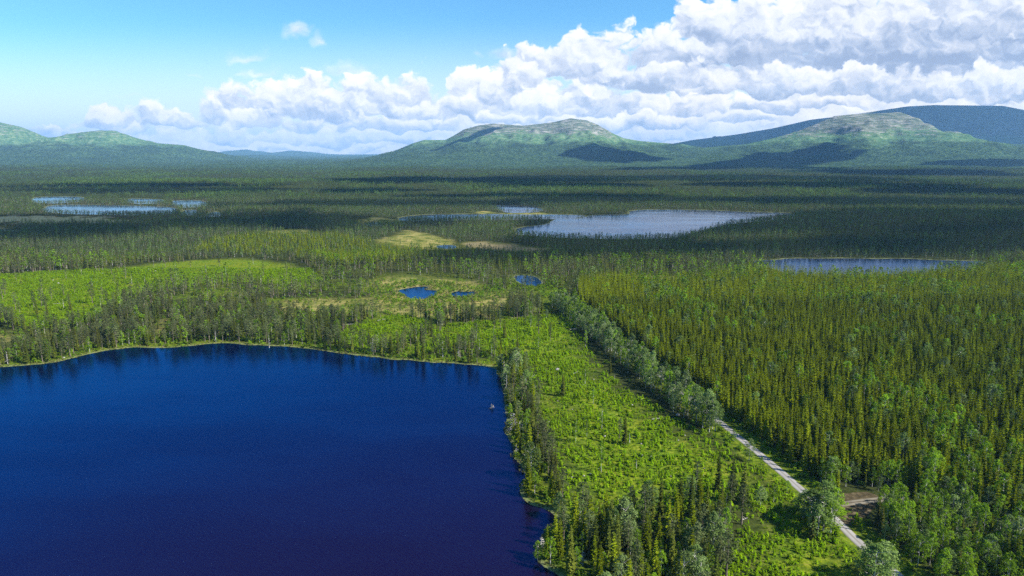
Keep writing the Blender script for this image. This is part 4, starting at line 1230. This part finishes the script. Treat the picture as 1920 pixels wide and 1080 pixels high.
for a in [
 (699, 664, 10, 'bleached dead spruce on the far bank of the near lake', 46, 3.2),
 (860, 672, 7, 'small bleached dead spruce on the bank near the lake corner', 26, 1.6),
 (945, 717, 12, 'grey dead tree with bare twigs at the lake corner', 40, 2.0),
 (971, 702, 13, 'tall grey dead spruce behind the lake corner', 40, 1.5),
 (962, 812, 9, 'spreading white dead tree hanging over the right bank', 60, 4.0),
 (975, 824, 8, 'second white dead tree beside the spreading one on the right bank', 44, 3.2),
 (968, 855, 5, 'pale broken snag at the water edge of the right bank', 14, 1.4),
 (950, 735, 9, 'light grey bare tree on the right bank just below the corner', 34, 2.4),
 (120, 580, 7, 'short bleached snag between the tall pines of the left clearing', 8, .9),
 (237, 520, 13, 'tall bare grey stem in the left clearing', 8, .6),
 (387, 515, 9, 'bare grey stem right of centre in the left clearing', 6, .6),
 (475, 497, 8, 'bare pale stem by the slim birch at the back of the clearing', 6, .6),
 (890, 636, 6, 'short grey snag at the top left of the felled slope', 6, .7),
 (1152, 719, 4, 'broken pale stump on the upper felled slope', 3, .5),
 (1193, 882, 4.5, 'broken grey stump in the lower middle of the felled slope', 3, .5),
 (1180, 833, 5, 'pale broken stem beside the ragged spruce on the slope', 4, .5),
 (1306, 905, 7, 'grey dead top sticking out of the wood below the slope', 20, 1.2),
 (1092, 1062, 5, 'small bleached dead bush near the bottom edge', 26, 1.8),
 (1015, 1030, 4, 'bare dead bush on the tip of the small point', 30, 2.2),
 (505, 652, 9, 'bare grey pine on the bank below the dense pine stand', 20, 1.3),
 (405, 642, 8, 'pale dead pine at the bend of the far bank', 20, 1.2),
 (15, 684, 8, 'grey bare tree on the bank at the left edge', 26, 1.7),
 (940, 590, 9, 'bare grey spruce in the pines below the bog', 26, 1.4),
]:
    dead_tree(a[0], a[1], a[2], a[3], a[4], a[5])
dead_tree(922, 766, 2.6, 'tuft of bare sticks standing out of the lake near the right bank', 50, 2.2, rr=.09)

def log(px, py, L, ang, label, group=None, r=.16):
    x, y = G(px, py); T = Tri(); 
    d = np.array([math.cos(ang), math.sin(ang), .03]) * L
    tube_tris(T, -d / 2, d / 2, r, r * .5, 7)
    for i in range(6):
        c = -d / 2 + d * (.35 + .6 * rs.random()); a = rs.random() * 6.28
        tube_tris(T, c, c + np.array([math.cos(a), math.sin(a), .8]) * rs.uniform(.4, 1.1), .05, .02, 4)
    z = float(height(np.array([x]), np.array([y]))[0])
    o = link('fallen_log', tri_mesh('fallen_log', [(T.arr(), M['dead'])]), label=label, cat='log', group=group, loc=(x, y, max(z, .1) + .35 + r))
for a in [(1043, 940, 7, 2.2, 'long bleached trunk fallen toward the cove'), (1055, 1032, 6, .9, 'white forked trunk lying on the small point'), (1050, 937, 4, 3.9, 'short bleached stem crossing the fallen trunk by the cove'),
          (1395, 980, 3, .5, 'pale log on the open slope below the dark spruce pair'), (1075, 622, 5, .3, 'pale stem lying near the top of the felled slope'), (1080, 703, 5, .8, 'grey stem lying in the upper felled slope'),
          (960, 640, 5, 2.7, 'weathered stem behind the lone spruce at the slope top'), (1230, 790, 4, .2, 'pale stem lying below the roadside row'), (955, 778, 6, 2.9, 'bleached trunk reaching out over the right bank'),
          (655, 612, 9, .1, 'pale stem lying at the edge of the small middle clearing'), (715, 604, 6, .6, 'grey stem lying at the top of the small middle clearing'), (110, 573, 9, .1, 'long grey stem lying across the left clearing'),
          (1880, 936, 4, .7, 'pale log in the rubble heap by the right edge'), (1892, 942, 4, 2.1, 'crossed log in the rubble heap by the right edge'), (1865, 938, 3.5, 2.8, 'short log at the left of the rubble heap')]:
    log(a[0], a[1], a[2], a[3], a[4])
def stone(px, py, s, label, group=None):
    x, y = G(px, py)
    s = s * (.5 if y > 400 else 1)
    u = np.linspace(0, PI, 9)[1:-1]; w = np.arange(12) * 2 * PI / 12
    U_, W_ = np.meshgrid(u, w, indexing='ij')
    p = np.stack([np.sin(U_) * np.cos(W_), np.sin(U_) * np.sin(W_), np.cos(U_)], -1).reshape(-1, 3)
    p = np.vstack([p, [[0, 0, 1]], [[0, 0, -1]]])
    rr = 1 + .5 * (fbm(p[:, 0] * 1.3 + px, p[:, 1] * 1.3 + p[:, 2] * 1.7 + py, 3, 3) - .5)
    p = p * rr[:, None] * np.array([s, s * rs.uniform(.6, 1), s * rs.uniform(.45, .75)])
    F = []
    for i in range(6):
        for j in range(12):
            a, b = i * 12 + j, i * 12 + (j + 1) % 12
            F += [(a, a + 12, b + 12), (a, b + 12, b)]
    for j in range(12): F += [(84, j, (j + 1) % 12), (85, 72 + (j + 1) % 12, 72 + j)]
    me = mesh_from('boulder', p, np.array(F), [M['stone']], smooth=False)
    z = float(height(np.array([x]), np.array([y]))[0])
    link('boulder', me, label=label, cat='boulder', group=group, loc=(x, y, z + s * .3))
for a in [(1271, 782, .9, 'white boulder in the shade just below the roadside row'), (1204, 858, .6, 'pale stone in the lower middle of the felled slope'), (968, 661, 1.0, 'grey boulder near the top left of the felled slope'),
          (1027, 637, .9, 'pale boulder in the upper felled slope'), (1045, 697, 1.3, 'dark-sided boulder left in the upper felled slope'), (100, 529, 1.6, 'white boulder at left in the sunlit clearing'),
          (110, 535, 2.0, 'grey rock pile beside the white boulder in the clearing'), (192, 516, 2.2, 'long pale rock at the back of the left clearing'), (5, 586, 1.6, 'pale rock on the left edge of the clearing'),
          (280, 509, 2.4, 'broad pale rock by the dark bush in the left clearing'), (292, 512, 1.8, 'smaller pale rock right of the broad one in the clearing'), (415, 519, 1.6, 'pale rock right of centre in the left clearing'),
          (907, 614, 1.3, 'pale flat rock at the pine edge above the felled slope'), (1158, 634, 1.5, 'white rock by the glimpse of road in the row'), (1880, 930, 1.2, 'largest pale block of the rubble heap by the right edge'),
          (1900, 938, 1.0, 'right block of the rubble heap'), (1858, 932, .9, 'left block of the rubble heap'), (1806, 930, 1.0, 'pale block beside the track above the leafy thicket'),
          (1836, 934, .8, 'small pale block between the track stones'), (1795, 936, .7, 'smallest pale stone beside the track'), (1242, 1068, .6, 'white stone in the gap near the bottom edge'),
          (952, 762, .8, 'pale stone on the water edge of the right bank'), (120, 672, .7, 'stone on the bank at the left')]:
    stone(*a)
for j in range(46):
    q = G(rs.uniform(960, 1330), rs.uniform(620, 900))
    if open_mask(np.array([q[0]]), np.array([q[1]]))[0] == 1:
        px, py, _ = project(q[0], q[1], .5)
        stone(px, py, rs.uniform(.25, .6), 'small pale stone among the saplings of the felled slope', 'stones on the felled slope')

# ------------------------------------------------------------------ clouds overhead that shade the land (above and beyond the picture)
def hit(px, py):
    dx, dy, dz = [float(v) for v in ray(px, py)]
    t = np.concatenate([np.arange(300, 3000, 15), np.arange(3000, 20000, 40)])
    h = height(dx * t, dy * t)
    below = np.where(CAM_H + dz * t < h)[0]
    tt = t[below[0]] if len(below) else 12000
    return np.array([dx * tt, dy * tt, CAM_H + dz * tt])
cm_, cn_ = material('cloud')
_o = cn_.new('ShaderNodeOutputMaterial'); _d = cn_.new('ShaderNodeBsdfDiffuse'); _d.inputs[0].default_value = (.9, .9, .92, 1); cn_.l.new(_d.outputs[0], _o.inputs[0])
tcm, tcn = material('thin_cloud')
_o = tcn.new('ShaderNodeOutputMaterial'); _d = tcn.new('ShaderNodeBsdfDiffuse'); _t = tcn.new('ShaderNodeBsdfTransparent'); _m = tcn.new('ShaderNodeMixShader')
_d.inputs[0].default_value = (.9, .9, .92, 1); _m.inputs[0].default_value = .5
tcn.l.new(_t.outputs[0], _m.inputs[1]); tcn.l.new(_d.outputs[0], _m.inputs[2]); tcn.l.new(_m.outputs[0], _o.inputs[0])
def cloud(px, py0, py1, hw, seed, alt=3000.0, tilt=0.0, at=None, thin=False):
    if at is None:
        a, b = hit(px, py0), hit(px, py1)
        c = (a + b) / 2
        ry = max(abs(a[1] - b[1]) / 2, 60) ; rx = hw / FPX * c[1]
    else:
        c = np.array([(at[0] - 960) / FPX * at[1], at[1], 450.0]); ry = at[2]; rx = hw
    top = c + SUNV * ((alt - c[2]) / SUNV[2])
    u = np.linspace(0, PI, 33)[1:-1]; w = np.arange(72) * 2 * PI / 72
    U_, W_ = np.meshgrid(u, w, indexing='ij')
    p = np.stack([np.sin(U_) * np.cos(W_), np.sin(U_) * np.sin(W_), np.cos(U_)], -1).reshape(-1, 3)
    p = np.vstack([p, [[0, 0, 1]], [[0, 0, -1]]])
    rr = 1 + 1.3 * (fbm(p[:, 0] * 2 + seed, p[:, 1] * 2 + p[:, 2], 4, seed, .6) - .5)
    p = p * rr[:, None]
    th = min(rx, ry) * .22
    q = np.stack([p[:, 0] * rx + p[:, 1] * ry * tilt, p[:, 1] * ry, np.where(p[:, 2] < 0, p[:, 2] * .3, p[:, 2]) * th], 1)
    F = []
    for i in range(30):
        for j in range(72):
            a_, b_ = i * 72 + j, i * 72 + (j + 1) % 72
            F += [(a_, a_ + 72, b_ + 72), (a_, b_ + 72, b_)]
    n0_ = 31 * 72
    for j in range(72): F += [(n0_, j, (j + 1) % 72), (n0_ + 1, 30 * 72 + (j + 1) % 72, 30 * 72 + j)]
    me = mesh_from('cloud', q, np.array(F), [tcm if thin else cm_])
    link('cloud', me, kind='structure', loc=tuple(top))
for a in [
 (1150, 275, 305, 90, 1), (1415, 292, 320, 120, 2, 3000, .8), (1500, 311, 318, 60, 12, 3000), (1490, 287, 304, 75, 14, 3000), (882, 246, 268, 24, 3, 3000, .6), (1150, 238, 252, 26, 15, 3000, -.4),
 (860, 334, 345, 230, 4), (1080, 345, 352, 160, 13), (1000, 362, 372, 240, 5), (700, 355, 362, 120, 16), (1680, 318, 330, 160, 6), (1860, 300, 312, 120, 7, 3000), (1560, 342, 352, 220, 8), (1800, 352, 366, 170, 17),
 (240, 345, 352, 260, 22, 3000),
]:
    cloud(*a)
for px, py0, py1, hw, seed in ((250, 402, 440, 380, 9), (20, 428, 458, 220, 18), (620, 402, 430, 260, 19), (1480, 402, 440, 420, 10), (1850, 420, 478, 260, 11), (1130, 440, 490, 170, 23), (1500, 452, 480, 260, 24), (880, 474, 492, 110, 25),
                               (700, 378, 392, 320, 20), (1200, 372, 384, 330, 26), (1700, 372, 392, 300, 27), (300, 352, 362, 300, 28), (1300, 330, 342, 420, 29)):
    cloud(px, py0, py1, hw, seed, 2600.0, 0.0, None, True)
# the broad one over the back range
for px, Yd, hw, dep, seed in ((1900, 11400, 3600, 1500, 31), (1480, 11600, 1500, 1000, 32), (1330, 11800, 1300, 900, 33)):
    cloud(px, 0, 0, hw, seed, 4200.0, 0.0, (px, Yd, dep))

# ------------------------------------------------------------------ labels that single each thing out
ONES = 'zero first second third fourth fifth sixth seventh eighth ninth tenth eleventh twelfth thirteenth fourteenth fifteenth sixteenth seventeenth eighteenth nineteenth twentieth'.split()
def ordinal(n):
    return ONES[n] if n <= 20 else 'twenty-' + ONES[n - 20] if n < 30 else 'thirtieth'
def number_labels():
    bl = {}
    for o in SC.objects:
        if o.parent is None and 'label' in o and 'kind' not in o: bl.setdefault(o['label'], []).append(o)
    for lb, obs in bl.items():
        if len(obs) < 2: continue
        pr = {}
        for o in obs:
            px, py, d = project(o.location.x, o.location.y, o.location.z)
            pr[o.name] = (px, d)
        cells = {'': obs}
        if len(obs) > 16:
            nd = 2 if len(obs) <= 34 else 3
            ns = 1 if len(obs) <= 34 else max(2, min(4, -(-len(obs) // 45)))
            cells = {}
            ob = sorted(obs, key=lambda o: pr[o.name][1])
            for i, o in enumerate(ob):
                dn = ['front', 'rear'][i * 2 // len(ob)] if nd == 2 else ['front', 'middle', 'rear'][i * 3 // len(ob)]
                cells.setdefault(dn, []).append(o)
            if ns > 1:
                c2 = {}
                for dn, l in cells.items():
                    l.sort(key=lambda o: pr[o.name][0])
                    nm = {2: ['left', 'right'], 3: ['left', 'centre', 'right'], 4: ['far left', 'left', 'right', 'far right']}[ns]
                    for i, o in enumerate(l): c2.setdefault(dn + ' ' + nm[i * ns // len(l)], []).append(o)
                cells = c2
        for cn, l in cells.items():
            l.sort(key=lambda o: pr[o.name][0])
            for i, o in enumerate(l):
                o['label'] = lb + (', ' + cn if cn else '') + ', ' + ordinal(i + 1) + ' from left'
number_labels()

# ------------------------------------------------------------------ haze
hb = bpy.data.meshes.new('haze')
x0, x1, y0, y1, z0, z1 = -56000, 56000, -2500, 36500, -4.0, 1050.0
vv = [(x, y, z) for z in (z0, z1) for y in (y0, y1) for x in (x0, x1)]
hb.from_pydata(vv, [], [(0, 2, 3, 1), (4, 5, 7, 6), (0, 1, 5, 4), (2, 6, 7, 3), (0, 4, 6, 2), (1, 3, 7, 5)])
hm_, hn = material('haze')
_o = hn.new('ShaderNodeOutputMaterial'); pv = hn.new('ShaderNodeVolumePrincipled')
pv.inputs['Color'].default_value = (.33, .60, 1.0, 1)
pv.inputs['Density'].default_value = 3.5e-5
pv.inputs['Anisotropy'].default_value = 0.1
hn.l.new(pv.outputs[0], _o.inputs['Volume'])
hb.materials.append(hm_)
link('haze', hb, kind='stuff', label='thin blue summer haze filling the valley toward the far mountains', cat='haze')
